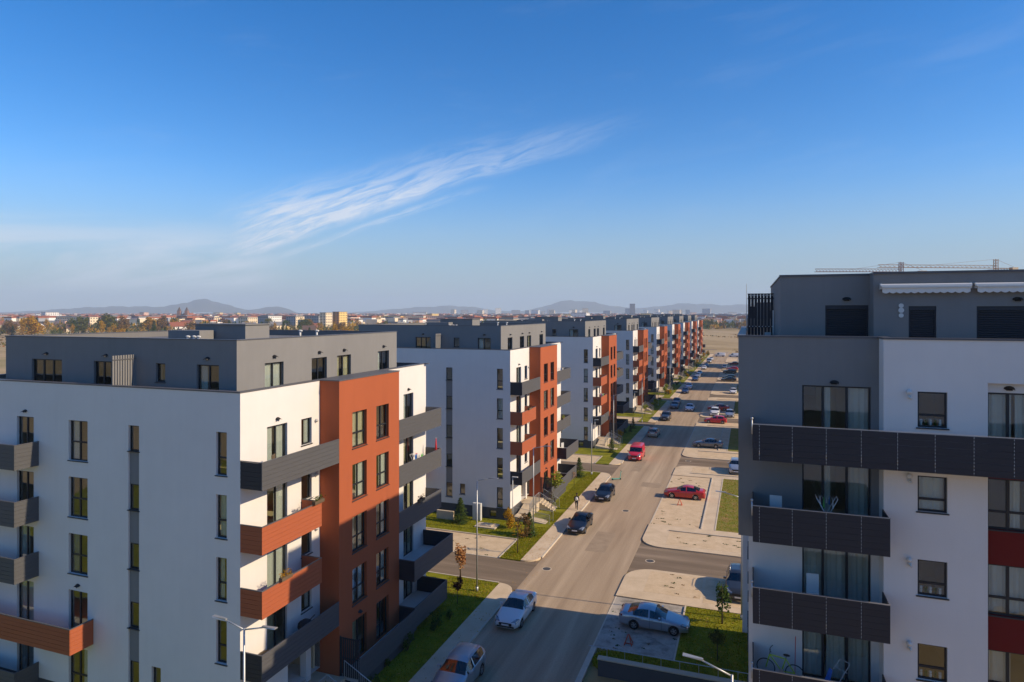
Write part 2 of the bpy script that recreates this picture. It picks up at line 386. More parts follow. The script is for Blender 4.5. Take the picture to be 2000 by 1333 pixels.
# ------------------------------------------------------------------ ground, roads, pavements
GROUND_Z = -0.06
SP = 37.8                                  # spacing of the blocks along the street
LB_Y = [25.0 + SP * k for k in range(9)]   # near corners of the blocks west of the street
def sheet(mb, x0, x1, y0, y1, z, mi=0): mb.quad((x0, y0, z), (x1, y0, z), (x1, y1, z), (x0, y1, z), mi)
g = MB(); sheet(g, -9000, 9000, -600, 10500, GROUND_Z); struct('ground', g, 'fields')
g = MB(); sheet(g, -16.95, -9.45, -25, 372, 0.0); struct('road', g, 'asphalt_main')
def rounded(x0, x1, y0, y1, r):
    """r = (r_x0y0, r_x1y0, r_x1y1, r_x0y1)"""
    pts = []
    for (cx_, cy_, sx, sy, rr, a0) in ((x0, y0, 1, 1, r[0], 180), (x1, y0, -1, 1, r[1], 270), (x1, y1, -1, -1, r[2], 0), (x0, y1, 1, -1, r[3], 90)):
        if rr <= 0: pts.append((cx_, cy_)); continue
        for i in range(9):
            a = R(a0 + 90 * i / 8); pts.append((cx_ + sx * rr + rr * math.cos(a), cy_ + sy * rr + rr * math.sin(a)))
    return pts
def slab(name, poly, z, mat, z0=-.05, parent=None):
    mb = MB(); mb.prism(poly, z0, z); o = mb.build(name, mat, parent)
    if parent is None: o['kind'] = 'structure'
    return o
def rect(x0, x1, y0, y1): return [(x0, y0), (x1, y0), (x1, y1), (x0, y1)]
for k in range(10):
    y0 = 48.1 + SP * k
    s_ = MB(); sheet(s_, -75, -16.95, y0, y0 + 5.0, -.004); sheet(s_, -60, -16.95, y0 - .6, y0, -.006); sheet(s_, -60, -16.95, y0 + 5.0, y0 + 5.6, -.006)
    struct('side_street', s_, 'asphalt_side')
for k in range(9):
    ya = -25 if k == 0 else 53.1 + SP * (k - 1); yb = 48.1 + SP * k
    # pavement along the road
    slab('pavement', rounded(-18.5, -17.07, ya, yb, (0, 0 if k == 0 else 1.3, 1.3, 0)), .12, 'sidewalk')
    slab('kerb', [(-17.07, ya + 1.3), (-16.93, ya + 1.3), (-16.93, yb - 1.3), (-17.07, yb - 1.3)], .132, 'kerb')
    if k == 0: slab('lawn', rect(-75, -18.5, ya, yb), .09, 'lawn')
    else:
        slab('lawn', rect(-20.42, -18.5, ya, ya + 4.9), .09, 'lawn'); slab('lawn', rect(-75, -18.5, ya + 4.9, yb), .09, 'lawn')
        slab('parking_pad', rect(-36, -20.54, ya + .1, ya + 4.78), .03, 'pavers'); slab('lawn', rect(-75, -36, ya, ya + 4.9), .088, 'lawn')
        kb = MB(); kb.box(-36, -20.42, ya + 4.78, ya + 4.9, -.05, .13); kb.box(-20.54, -20.42, ya, ya + 4.78, -.05, .128); kb.box(-36, -20.54, ya - .02, ya + .1, -.05, .036)
        struct('kerb', kb, 'kerb')
    kb = MB(); kb.box(-60, -18.6, yb, yb + .12, -.05, .12); struct('kerb', kb, 'kerb')
# east side
slab('lawn', rounded(-9.1, -4.26, 38.55, 40.95, (1.2, 0, 0, 1.2)), .10, 'lawn')
slab('lawn', rect(-4.26, 14, 30, 48.9), .10, 'lawn')
slab('kerb', rounded(-9.45, -9.1, 34, 41.0, (.1, 0, 0, .1)), .13, 'kerb')
slab('parking_pad', rect(-9.35, -4.36, 41.0, 48.95), .03, 'pavers_shaded')
kb = MB(); kb.box(-4.36, -4.26, 41.0, 48.9, -.05, .135); kb.box(-9.45, -9.35, 41.0, 48.95, -.05, .034); struct('kerb', kb, 'kerb')
slab('pavement', rounded(-9.45, 20, 49.0, 54.95, (0, 0, 0, 2.2)), .10, 'sidewalk')
slab('parking_bay', rect(-7.6, -3.4, 50.4, 54.6), .106, 'pavers', .09)
slab('forecourt', rect(-3.2, 12, 49.9, 54.7), .106, 'pavers', .09)
s_ = MB(); sheet(s_, -9.45, 30, 54.0, 61.4, -.004); struct('side_street', s_, 'asphalt_side')
SPR = 38.9
for k in range(7):
    b = 60.4 + SPR * k
    slab('pavement', rounded(-9.45, 20, b, b + 6.4, (2.0, 0, 0, 0)), .11, 'sidewalk')
    slab('parking_bay', rect(-7.2, 1.5, b + .9, b + 4.7), .116, 'pavers', .1)
    kb = MB(); kb.box(-7.3, 1.5, b + 4.72, b + 4.86, .1, .21); kb.box(-4.45, -4.32, b + 6.4, b + 27.5, -.05, .15); kb.box(-9.45, -9.33, b + 6.4, b + 27.5, -.05, .036); kb.box(-3.15, -3.03, b + 6.4, b + 27.5, .02, .14)
    struct('kerb', kb, 'kerb')
    slab('parking_pad', rect(-9.33, -4.45, b + 6.4, b + 27.5), .03, 'pavers')
    slab('footpath', rect(-4.32, -3.15, b + 6.4, b + 27.5), .11, 'sidewalk')
    slab('lawn', rect(-3.03, 20, b + 6.4, b + 27.5), .10, 'dry_lawn')
    slab('pavement', rounded(-9.45, 20, b + 27.5, b + 33.4, (0, 0, 0, 2.0)), .11, 'sidewalk')
    slab('parking_bay', rect(-7.2, 1.5, b + 29.2, b + 32.9), .116, 'pavers', .1)
    kb = MB(); kb.box(-7.3, 1.5, b + 28.95, b + 29.1, .1, .2); struct('kerb', kb, 'kerb')
    s_ = MB(); sheet(s_, -9.45, 30, b + 32.4, b + SPR + 1.0, -.004); struct('side_street', s_, 'asphalt_side')

# ------------------------------------------------------------------ apartment block west of the street
FL = [1.0, 4.06, 7.12, 10.18, 13.24]; PHF = 16.35; PAR = 17.6; PHT = 20.05
def boards(mb, axis, c0, c1, a0, a1, z0, z1, n=6, gap=.014):
    h = (z1 - z0) / n
    for i in range(n): bx(mb, axis, c0, c1, a0, a1, z0 + i * h + gap / 2, z0 + (i + 1) * h - gap / 2)
    cb = (c0 + c1) / 2; bx(mb, axis, cb - .006, cb + .006, a0 + .01, a1 - .01, z0 + .01, z1 - .01)
def balcony_e(b, a0, a1, f, mat, out=1.3, start=0.0, side_mat=None, open_side=False, near=True, far=True):
    """balcony on the east face: local y from a0 to a1, floor height f, sticking out from x=start to x=out"""
    s_ = MB(); s_.box(start, out - .06, a0 + .06, a1 - .06, f - .2, f - .01); bal = s_.build('balcony', 'slab_under', b)
    m = MB(); boards(m, 'x', out - .045, out, a0, a1, f - .24, f + 1.08); m.build('front_cladding', mat, bal)['kind'] = 'stuff'
    if near:
        m = MB(); boards(m, 'y', a0, a0 + .045, start + .005, out - .05, f - .24, f + 1.08, gap=.045 if open_side else .014); m.build('side_cladding', side_mat or mat, bal)['kind'] = 'stuff'
    if far:
        m = MB(); boards(m, 'y', a1 - .045, a1, start + .005, out - .05, f - .24, f + 1.08); m.build('side_cladding', side_mat or mat, bal)['kind'] = 'stuff'
    m = MB(); m.box(out - .06, out + .012, a0 - .01, a1 + .01, f + 1.085, f + 1.12)
    if near: m.box(start + .005, out - .06, a0 - .01, a0 + .055, f + 1.085, f + 1.12)
    if far: m.box(start + .005, out - .06, a1 - .055, a1 + .01, f + 1.085, f + 1.12)
    m.build('hand_rail', 'coping', bal)
    return bal
def balcony_s(b, x0, x1, f, mat, out=-1.3):
    s_ = MB(); s_.box(x0 + .06, x1 - .06, out + .06, 0, f - .2, f - .01); bal = s_.build('balcony', 'slab_under', b)
    m = MB(); boards(m, 'y', out, out + .045, x0, x1, f - .24, f + 1.08); m.build('front_cladding', mat, bal)['kind'] = 'stuff'
    m = MB(); boards(m, 'x', x1 - .045, x1, out + .05, -.005, f - .24, f + 1.08); m.build('side_cladding', mat, bal)['kind'] = 'stuff'
    m = MB(); m.box(x0, x1 + .01, out - .012, out + .06, f + 1.085, f + 1.12); m.box(x1 - .06, x1 + .01, out + .06, -.005, f + 1.085, f + 1.12); m.build('hand_rail', 'coping', bal)
def wall_lamp(b, axis, c, sgn, a, z):
    m = MB(); n = 8
    for i in range(n):
        t0 = math.pi * i / n; t1 = math.pi * (i + 1) / n
        m.add([P3(axis, c, a + .17 * math.cos(t0), z + .10 * math.sin(t0)), P3(axis, c, a + .17 * math.cos(t1), z + .10 * math.sin(t1)), P3(axis, c + sgn * .20, a + .12 * math.cos(t1), z - .05 + .05 * math.sin(t1)), P3(axis, c + sgn * .20, a + .12 * math.cos(t0), z - .05 + .05 * math.sin(t0))], ((0, 1, 2, 3),))
    bx(m, axis, c, c + sgn * .04, a - .09, a + .09, z - .06, z + .05)
    m.build('wall_lamp', 'black_plastic', b)
def railing(mb, p0, p1, h=1.0, step=.14, r=.013):
    p0 = Vector(p0); p1 = Vector(p1); n = max(1, int((p1 - p0).length / step)); up = Vector((0, 0, h))
    mb.tube(p0 + up, p1 + up, .022, n=6); mb.tube(p0 + up * .12, p1 + up * .12, .014, n=5)
    for i in range(n + 1):
        q = p0.lerp(p1, i / n); big = i in (0, n)
        mb.tube(q if big else q + up * .12, q + up, .022 if big else r * .7, n=5)

def left_block(detail):
    b = thing('apartment_building', 'x', 'building'); W, D = -20.7, 19.2
    r2 = random.Random(11)
    def curt():
        k = r2.random()
        if k < .35: return None
        mat_ = r2.choice(['curtain_white', 'curtain_white', 'curtain_cream', 'curtain_grey'])
        return (mat_, r2.choice([[(0, .35)], [(.6, 1)], [(0, .3), (.7, 1)], [(0, 1)], [(0, .5)]]))
    def curt2():
        return (r2.choice(['curtain_white', 'curtain_white', 'curtain_cream']), r2.choice([[(0, .42), (.58, 1)], [(0, 1)], [(0, .5)], [(.5, 1)], [(0, 1)], [(0, .3), (.6, 1)]])) if r2.random() < .85 else None
    # south face -------------------------------------------------
    opS = []; wS = []
    for i, f in enumerate(FL):
        if i > 0: wS.append((-15.8, -14.42, f, f + 2.42, 2, None, False))
        elif True: wS.append((-15.8, -14.42, f + .02, f + 2.42, 2, None, False))
        if i >= 2: wS.append((-11.67, -10.24, f + .25, f + 2.42, 2, 1.0, True))
        else: wS.append((-11.67, -10.24, f + .02, f + 2.42, 2, (.9 if i == 0 else None), False))
        wS.append((-1.48, -.82, f + .30, f + 2.42, 1, .85, True))
    wS.append((-5.68, -5.06, 2.3, 3.42, 1, None, True))
    wS.append((-2.3, -1.55, .28, .95, 1, None, False))
    opS = [w[:4] for w in wS]
    strip = (-7.29, -6.54, 1.9, FL[4] + 2.40)
    m = MB(); facade(m, 'y', 0, -1, W, 0, 1.25, PAR, [o for o in opS if o[2] > 1.25 or o[0] < -9] + [strip])
    # openings that cut through the plinth line on the west end are doors above it
    m.build('wall', 'white_plaster', b)
    m = MB(); facade(m, 'y', .04, -1, W + .04, -.04, -.1, 1.25, [o for o in opS if o[2] < .9 and o[0] > -9]); m.build('plinth', 'plinth_plaster', b)
    for w in wS: window(b, 'y', 0 if w[2] > .9 else .04, -1, *w[:4], nx=w[4], transom=w[5], sill=w[6], detail=detail, cur=curt())
    for i, f in enumerate(FL):     # stair strip: window, then a grey infill panel above the next lower window
        window(b, 'y', 0, -1, strip[0], strip[1], f + 1.07 if i else 1.9, f + 2.40, 1, None, True, detail, None, recess=.12)
        if i < 4:
            p = MB(); p.box(strip[0], strip[1], .085, .15, f + 2.405, FL[i + 1] + 1.02); p.build('infill_panel', 'grey_plaster', b)
    for f in FL[2:]: balcony_s(b, W, -14.0, f, 'grey_board')
    balcony_s(b, W, -9.8, FL[1], 'rust_board'); balcony_s(b, W, -14.0, FL[0], 'grey_board')
    wall_lamp(b, 'y', 0, -1, -15.1, FL[4] + 2.72); wall_lamp(b, 'y', 0, -1, -10.95, FL[1] + 2.72)
    # east face ---------------------------------------------------
    ops = [(1.86, 3.41, f, f + 2.42) for f in FL[1:]] + [(4.56, 5.46, f + .95, f + 2.40) for f in FL[1:]]
    m = MB(); facade(m, 'x', 0, 1, 0, 6.2, 1.25, PAR, ops + [(3.45, 6.2, 1.26, 3.8, 2.2)])
    m.build('wall', 'white_plaster', b); m = MB()
    ops2 = [(15.79, 17.23, f, f + 2.42) for f in FL]
    facade(m, 'x', 0, 1, 12.9, D, .98, PAR, ops2)
    facade(m, 'y', D, 1, W, 0, 1.25, PAR, [(-14 + 4 * i, -12.6 + 4 * i, f + .3, f + 2.4) for i in range(3) for f in FL[1:]])
    facade(m, 'x', W, -1, 0, D, 1.25, PAR); m.build('wall', 'white_plaster', b); m = MB()
    m.quad((-2.2, 3.45, .98), (-2.2, 6.2, .98), (-2.2, 6.2, 3.8), (-2.2, 3.45, 3.8)); m.quad((-2.2, 3.449, .98), (0, 3.449, .98), (0, 3.449, 1.26), (-2.2, 3.449, 1.26))
    m.build('porch_wall', 'white_plaster', b)
    m = MB(); facade(m, 'x', -.04, 1, .04, 3.45, -.1, 1.25); m.build('plinth', 'plinth_plaster', b); m = MB(); facade(m, 'x', -.04, 1, 12.9, D - .04, -.1, .98)
    facade(m, 'y', D - .04, 1, W + .04, -.04, -.1, 1.25); facade(m, 'x', W + .04, -1, .04, D - .04, -.1, 1.25); m.build('plinth', 'plinth_plaster', b)
    for i in range(3):
        for f in FL[1:]: window(b, 'y', D, 1, -14 + 4 * i, -12.6 + 4 * i, f + .3, f + 2.4, 2, .9, True, 1)
    for f in FL[1:]:
        window(b, 'x', 0, 1, 1.86, 3.41, f, f + 2.42, 2, None, False, detail, curt2()); window(b, 'x', 0, 1, 4.56, 5.46, f + .95, f + 2.40, 1, None, True, detail, curt())
    for f in FL: window(b, 'x', 0, 1, 15.79, 17.23, f, f + 2.42, 2, None, False, detail, curt2())
    wall_lamp(b, 'x', 0, 1, 2.65, FL[4] + 2.72); wall_lamp(b, 'x', 0, 1, 16.5, FL[4] + 2.72)
    for f in FL[1:]:
        v = MB(); v.ball((.06, 5.8, f + 2.15), .1, 8, 5); v.tube((.0, 5.8, f + 2.15), (.1, 5.8, f + 2.15), .05); v.build('vent_hood', 'galvanised', b, True)
    # rust bay -----------------------------------------------------
    opr = [(7.5, 9.02, f + .3, f + 2.42) for f in FL[1:]] + [(10.1, 11.58, f + .3, f + 2.42) for f in FL[1:]] + [(7.5, 9.02, 1.0, 3.42), (10.1, 11.58, 1.0, 3.42)]
    m = MB(); facade(m, 'x', 1.3, 1, 6.2, 12.9, -.1, PAR, opr, .22); facade(m, 'y', 6.2, -1, -2.2, 1.3, -.1, 3.8); facade(m, 'y', 6.2, -1, 0, 1.3, 3.8, PAR); facade(m, 'y', 12.9, 1, 0, 1.3, -.1, PAR)
    m.build('bay_wall', 'rust_plaster', b)
    for o in opr: window(b, 'x', 1.3, 1, *o, nx=2, transom=(.85 if o[2] > 1.2 else None), sill=o[2] > 1.2, detail=detail, cur=curt2(), recess=.17)
    wall_lamp(b, 'x', 1.3, 1, 8.25, 3.75)
    # balconies on the street side
    for f, mat_ in ((FL[4], 'grey_board'), (FL[1], 'grey_board')): balcony_e(b, 0.0, 6.19, f, mat_, side_mat='black_board', open_side=f > 12, far=False)
    for f in (FL[3], FL[2]): balcony_e(b, 0.0, 4.6, f, 'rust_board', open_side=False)
    for f in FL[2:]: balcony_e(b, 12.92, D, f, 'grey_board', near=False)
    balcony_e(b, 12.92, D - .4, FL[1], 'grey_board', out=2.45, side_mat='black_board'); balcony_e(b, 12.92, D - 1.4, FL[0], 'grey_board', out=2.45, side_mat='black_board')
    t_ = balcony_e(b, 6.2, 12.9, FL[0], 'grey_board', out=2.6, start=1.305, near=False, far=False)
    m = MB(); m.box(1.305, 2.4, 6.35, 12.9, -.1, .8); m.build('terrace_base', 'plinth_plaster', b)
    m = MB()
    for i in range(9): m.box(1.38 + i * .13, 1.46 + i * .13, 6.22, 6.26, 1.0, 3.2)
    m.box(1.32, 1.37, 6.21, 6.27, 1.0, 3.25); m.box(2.55, 2.60, 6.21, 6.27, 1.0, 3.25); m.box(1.37, 2.55, 6.265, 6.285, 2.0, 2.06); m.box(1.37, 2.55, 6.265, 6.285, 3.1, 3.16)
    m.build('privacy_screen', 'black_board', b)
    # entrance: landing, steps, ramp, rails, column
    m = MB(); m.box(-2.2, 1.7, 3.46, 6.18, -.1, .98); m.build('landing', 'concrete', b)
    for i in range(6):
        m = MB(); m.box(1.7 + i * .31, 2.01 + i * .31, 4.6, 6.1, -.1, .82 - i * .155); m.build('step', 'concrete', b)
    m = MB(); m.add([(.3, .2, -.1), (4.2, .2, -.1), (4.2, .2, .03), (.3, .2, .52), (.3, 1.5, -.1), (4.2, 1.5, -.1), (4.2, 1.5, .03), (.3, 1.5, .52)], [(0, 1, 2, 3), (7, 6, 5, 4), (3, 2, 6, 7), (1, 5, 6, 2), (0, 3, 7, 4)])
    m.add([(.3, 1.5, -.1), (1.6, 1.5, -.1), (1.6, 3.46, -.1), (.3, 3.46, -.1), (.3, 1.5, .52), (1.6, 1.5, .52), (1.6, 3.46, .98), (.3, 3.46, .98)], [(0, 1, 5, 4), (1, 2, 6, 5), (4, 5, 6, 7), (3, 0, 4, 7)])
    m.build('ramp', 'concrete', b)
    m = MB(); railing(m, (.35, .24, .5), (4.15, .24, .03)); railing(m, (1.62, 1.46, .4), (4.15, 1.46, .05)); railing(m, (1.6, 1.5, .52), (1.6, 3.46, .98)); railing(m, (1.66, 3.5, .98), (1.66, 4.55, .98)); railing(m, (1.7, 4.58, .98), (3.5, 4.58, .05)); railing(m, (1.7, 6.12, .98), (3.5, 6.12, .05))
    m.build('railing', 'galvanised', b)
    m = MB(); m.box(-.42, -.02, 5.0, 5.42, .98, 3.8); m.build('column', 'white_plaster', b)
    m = MB(); m.box(-2.17, -2.1, 4.0, 5.0, .99, 3.2); e = m.build('entrance_door', 'frame_dark', b)
    m = MB(); m.box(-2.10, -2.09, 4.12, 4.88, 1.15, 3.05); m.build('pane', 'window_glass', e)
    # roof terrace, parapet coping, penthouse
    m = MB(); sheet(m, W + .28, -.28, .28, D - .28, PHF - .02)
    for (x0, x1, y0, y1) in ((W + .28, -.28, .28, .285), (W + .28, -.28, D - .285, D - .28)): m.quad((x0, y0, PHF - .02), (x1, y0, PHF - .02), (x1, y0, PAR), (x0, y0, PAR))
    for x in (W + .28, -.28): m.quad((x, .28, PHF - .02), (x, D - .28, PHF - .02), (x, D - .28, PAR), (x, .28, PAR))
    m.build('roof_terrace', 'roof_membrane', b)
    m = MB(); z0, z1 = PAR + .001, PAR + .06
    m.box(W - .03, .03, -.03, .30, z0, z1); m.box(W - .03, .30, D - .30, D + .03, z0, z1); m.box(W - .03, .30 + W, .30, D - .30, z0, z1)
    m.box(-.30, .03, .30, 6.17, z0, z1); m.box(-.30, 1.33, 6.17, 12.93, z0, z1); m.box(-.30, .03, 12.93, D - .30, z0, z1); m.build('coping', 'coping', b)
    p0x, p1x, p0y, p1y = -19.1, -1.6, 1.5, 17.6
    oS = [(-16.84, -14.3, 3), (-11.75, -9.85, 3), (-4.25, -2.76, 2)]; oE = [(3.56, 5.07), (7.58, 9.07), (10.15, 11.67), (15.0, 16.5)]
    m = MB(); facade(m, 'y', p0y, -1, p0x, p1x, PHF - .02, PHT, [(a, c_, PHF, 18.76) for a, c_, _ in oS] + [(-7.09, -6.43, 17.75, 18.75)])
    facade(m, 'x', p1x, 1, p0y, p1y, PHF - .02, PHT, [(a, c_, PHF, 18.74) for a, c_ in oE]); facade(m, 'y', p1y, 1, p0x, p1x, PHF - .02, PHT); facade(m, 'x', p0x, -1, p0y, p1y, PHF - .02, PHT)
    m.build('penthouse_wall', 'grey_plaster', b)
    for a, c_, n in oS: window(b, 'y', p0y, -1, a, c_, PHF, 18.76, n, None, False, detail, curt()); wall_lamp(b, 'y', p0y, -1, (a + c_) / 2, 19.08)
    window(b, 'y', p0y, -1, -7.09, -6.43, 17.75, 18.75, 1, None, True, detail, None)
    for a, c_ in oE: window(b, 'x', p1x, 1, a, c_, PHF, 18.74, 2, None, False, detail, curt()); wall_lamp(b, 'x', p1x, 1, (a + c_) / 2, 19.06)
    m = MB()
    for i in range(9): m.box(-8.62, -8.56, .12 + i * .152, .22 + i * .152, PHF + .05, 19.2)
    sl = m.build('slat_screen', 'grey_plaster', b); m = MB(); m.box(-8.555, -8.53, .10, 1.48, 17.3, 17.36); m.box(-8.555, -8.53, .10, 1.48, 18.95, 19.0); m.build('crossbar', 'coping', sl)
    m = MB(); sheet(m, p0x + .25, p1x - .25, p0y + .25, p1y - .25, 19.68)
    for y in (p0y + .25, p1y - .25): m.quad((p0x + .25, y, 19.68), (p1x - .25, y, 19.68), (p1x - .25, y, PHT), (p0x + .25, y, PHT))
    for x in (p0x + .25, p1x - .25): m.quad((x, p0y + .25, 19.68), (x, p1y - .25, 19.68), (x, p1y - .25, PHT), (x, p0y + .25, PHT))
    m.build('roof', 'roof_membrane', b)
    m = MB(); z0, z1 = PHT + .001, PHT + .05
    m.box(p0x - .03, p1x + .03, p0y - .03, p0y + .27, z0, z1); m.box(p0x - .03, p1x + .03, p1y - .27, p1y + .03, z0, z1); m.box(p0x - .03, p0x + .27, p0y + .27, p1y - .27, z0, z1); m.box(p1x - .27, p1x + .03, p0y + .27, p1y - .27, z0, z1)
    m.build('coping', 'coping', b)
    m = MB(); m.box(-12.7, -8.4, 9.6, 11.9, 19.7, 20.66); m.box(-12.8, -8.3, 9.5, 12.0, 20.66, 20.72); m.build('lift_housing', 'grey_plaster', b)
    m = MB(); m.box(-13.6, -10.9, 8.2, 9.4, 19.7, 20.3); m.build('smoke_hatch', 'grey_plaster', b)
    for (x, y) in ((-6.2, 12.4), (-5.2, 12.9), (-9.8, 6.2), (-9.4, 6.3), (-9.0, 6.25), (-16, 12), (-11.5, 14)):
        m = MB(); h = .55 if x > -7 else .32; m.tube((x, y, 19.68), (x, y, 19.68 + h), .07, n=8); m.tube((x, y, 19.68 + h), (x, y, 19.74 + h), .16, .05, n=8); m.tube((x, y, 19.68 + h), (x + .16, y, 19.66 + h), .06, n=8); m.build('roof_vent', 'white_metal', b, True)
    # rooms behind the windows
    m = MB()
    for f in FL + [PHF]:
        x0, x1, y0, y1 = (W + .2, -.2, .2, D - .2) if f < 16 else (p0x + .2, p1x - .2, p0y + .2, p1y - .2)
        m.box(x0, x1, y0, y1, f - .3, f - .03, 0); m.box(x0 + 4.2, x1 - 4.2, y0 + 4.2, y1 - 4.2, f - .03, f + 2.7, 0)
    for x in (-17.5, -12.9, -8.3, -5.9, -4.2): m.box(x - .06, x + .06, .25, 4.3, 1.0, 16.0, 0)
    for y in (6.0, 9.6, 13.0): m.box(-4.3, -.25, y - .06, y + .06, 1.0, 16.0, 0)
    m.build('room_walls', 'interior', b)
    return b
proto = left_block(2); proto.location = (-23, LB_Y[0], 0)
tree2 = snapshot(proto)
far_proto = left_block(1); tree1 = snapshot(far_proto)
tag(proto, 'white and rust apartment block beside the white sedan and silver estate car', 'building', 'apartment blocks in a row along the street')
ordn = ['first', 'second', 'third', 'fourth', 'fifth', 'sixth', 'seventh', 'eighth', 'ninth']
cr = random.Random(5)
def hook(o):
    if o.name.startswith('curtain') and cr.random() < .3: return False
    return True
lbl = {-1: 'white and rust apartment block before the one beside the white sedan', 1: 'white and rust apartment block whose entrance ramp faces the black sedan', 2: 'white and rust apartment block beside the bright red van'}
for k in range(1, 9):
    if k in (1, 2): o = copy_tree(tree2, None, hook)
    elif k == 3: o = far_proto
    else: o = copy_tree(tree1, None, hook)
    o.location = (-23, 25 + SP * k, 0)
    tag(o, lbl.get(k, 'white and rust apartment block, %s in its row counting from the white sedan' % ordn[k]), 'building', 'apartment blocks in a row along the street')

# ------------------------------------------------------------------ taller block east of the street
RF = [1.0, 4.0, 7.05, 10.1, 13.15, 16.2]; RPF = 19.35; RPAR = 20.5; RPT = 23.0
def right_block(detail):
    b = thing('apartment_building', 'x', 'building'); r2 = random.Random(23); E_ = 20.0; N_ = 18.9
    # local origin: the white wall's plane is y=0, street edge x=0; the grey recess lies at y=.9
    def sheer(): return ('curtain_white', r2.choice([[(0, .31), (.36, .64), (.7, 1)], [(0, .3), (.62, 1)], [(0, 1)], [(.3, .42), (.66, 1)]]))
    o3 = [(2.0, 4.42, f, f + 2.42) for f in RF]
    m = MB(); facade(m, 'y', .9, -1, -.39, 4.69, 12.4, RPAR, [o for o in o3 if o[2] > 12.4]); m.build('wall', 'grey_plaster', b)
    m = MB(); facade(m, 'y', .9, -1, 0, 4.69, .0, 12.4, [o for o in o3 if o[2] < 12.4]); m.build('wall', 'white_plaster', b)
    for o in o3: window(b, 'y', .9, -1, *o, nx=3, sill=False, detail=detail, cur=sheer(), nsplit=(.31, .66)); wall_lamp(b, 'y', .9, -1, 3.15, o[3] + .13) if o[2] > 16 else None
    ow = [(5.78, 6.71, f + 1.12, f + 2.42) for f in RF]
    m = MB(); facade(m, 'y', 0, -1, 4.69, 7.93, 0, RPAR, ow); facade(m, 'x', 4.69, -1, 0, .9, 0, RPAR); facade(m, 'x', 7.93, 1, 0, .3, 0, RPAR); m.build('wall', 'white_plaster', b)
    for i, o in enumerate(ow):
        window(b, 'y', 0, -1, *o, nx=1, sill=True, detail=detail, transom=.45, cur=('curtain_white', [(0, 1)]) if i in (4,) else None, recess=.1)
        v = MB(); v.ball((5.5, -.1, o[3] - .02), .095, 10, 6); v.tube((5.5, 0, o[3] - .02), (5.5, -.09, o[3] - .02), .06); v.tube((5.52, 0, o[3] - .2), (5.52, -.05, o[3] - .2), .075, n=10); v.tube((5.52, -.05, o[3] - .2), (5.56, -.14, o[3] - .26), .04, n=8)
        v.build('vent_hood', 'white_metal', b, True)
        if i in (2, 3, 5):
            for q in range(5):
                p = MB(); x = 5.92 + .15 * q; p.tube((x, .18, o[2] + .07), (x, .18, o[2] + .2 + .05 * (q % 2)), .05, .06, 8); p.ball((x, .18, o[2] + .25), .06, 6, 4); tag(p.build('ornament', ['white_metal', 'leaf_green'][q % 2], b))
    oz = [(8.0, 10.4, f + (.64 if f < 16 else 0), f + 2.45) for f in RF]
    m = MB(); facade(m, 'y', .3, -1, 7.93, 11.0, 0, 16.1, oz[:5], .12); m.build('bay_wall', 'maroon_plaster', b)
    m = MB(); facade(m, 'y', .3, -1, 7.93, 11.0, 16.1, 19.0, oz[5:], .12); m.quad((7.93, .3, 19.0), (11, .3, 19.0), (11, 0, 19.0), (7.93, 0, 19.0)); facade(m, 'y', 0, -1, 7.93, 11.0, 19.0, RPAR); m.build('wall', 'white_plaster', b)
    for o in oz: window(b, 'y', .3, -1, *o, nx=4, transom=.62 if o[2] < 16 else None, sill=o[2] < 16, detail=detail, cur=sheer(), recess=.09)
    wall_lamp(b, 'y', .3, -1, 8.65, RF[5] + 2.6); wall_lamp(b, 'y', .3, -1, 8.65, RF[1] + 2.6)
    m = MB(); facade(m, 'y', 0, -1, 11.0, E_, 0, RPAR); facade(m, 'x', 11.0, -1, 0, .3, 0, 19.0); m.build('wall', 'white_plaster', b)
    ops = [(4 + 5 * i, 5.5 + 5 * i, f + .3, f + 2.42) for i in range(3) for f in RF]
    m = MB(); facade(m, 'x', 0, -1, .9, N_, 0, 12.4, [o for o in ops if o[2] < 12]); m.build('wall', 'white_plaster', b)
    m = MB(); facade(m, 'x', -.39, -1, .9, N_, 12.4, RPAR, [o for o in ops if o[2] > 12]); m.quad((-.39, .9, 12.4), (0, .9, 12.4), (0, N_, 12.4), (-.39, N_, 12.4)); m.build('wall', 'grey_plaster', b)
    for o in ops: window(b, 'x', 0 if o[2] < 12 else -.39, -1, *o, nx=2, transom=.9, sill=True, detail=1)
    m = MB(); facade(m, 'y', N_, 1, -.39, E_, 0, RPAR); m.build('wall', 'white_plaster', b)
    m = MB(); facade(m, 'x', E_, 1, 0, N_, 0, RPAR); m.build('wall', 'white_plaster', b)
    # coping and terrace
    m = MB(); z0, z1 = RPAR + .001, RPAR + .07
    m.box(-.43, 4.66, .86, 1.2, z0, z1); m.box(4.66, E_ + .03, -.04, .3, z0, z1); m.box(4.66, 5.0, .3, 1.2, z0, z1); m.box(-.43, -.1, 1.2, N_ - .3, z0, z1); m.box(-.43, E_ + .03, N_ - .3, N_ + .04, z0, z1); m.box(E_ - .3, E_ + .03, .3, N_ - .3, z0, z1); m.build('coping', 'coping', b)
    m = MB(); sheet(m, -.1, E_ - .3, 1.2, N_ - .3, RPF - .02); sheet(m, 5.0, E_ - .3, .3, 1.2, RPF - .025)
    m.quad((-.1, 1.2, RPF - .02), (-.1, N_ - .3, RPF - .02), (-.1, N_ - .3, RPAR), (-.1, 1.2, RPAR)); m.quad((-.1, 1.2, RPF - .02), (5, 1.2, RPF - .02), (5, 1.2, RPAR), (-.1, 1.2, RPAR)); m.quad((5, .3, RPF - .02), (E_ - .3, .3, RPF - .02), (E_ - .3, .3, RPAR), (5, .3, RPAR)); m.build('roof_terrace', 'roof_membrane', b)
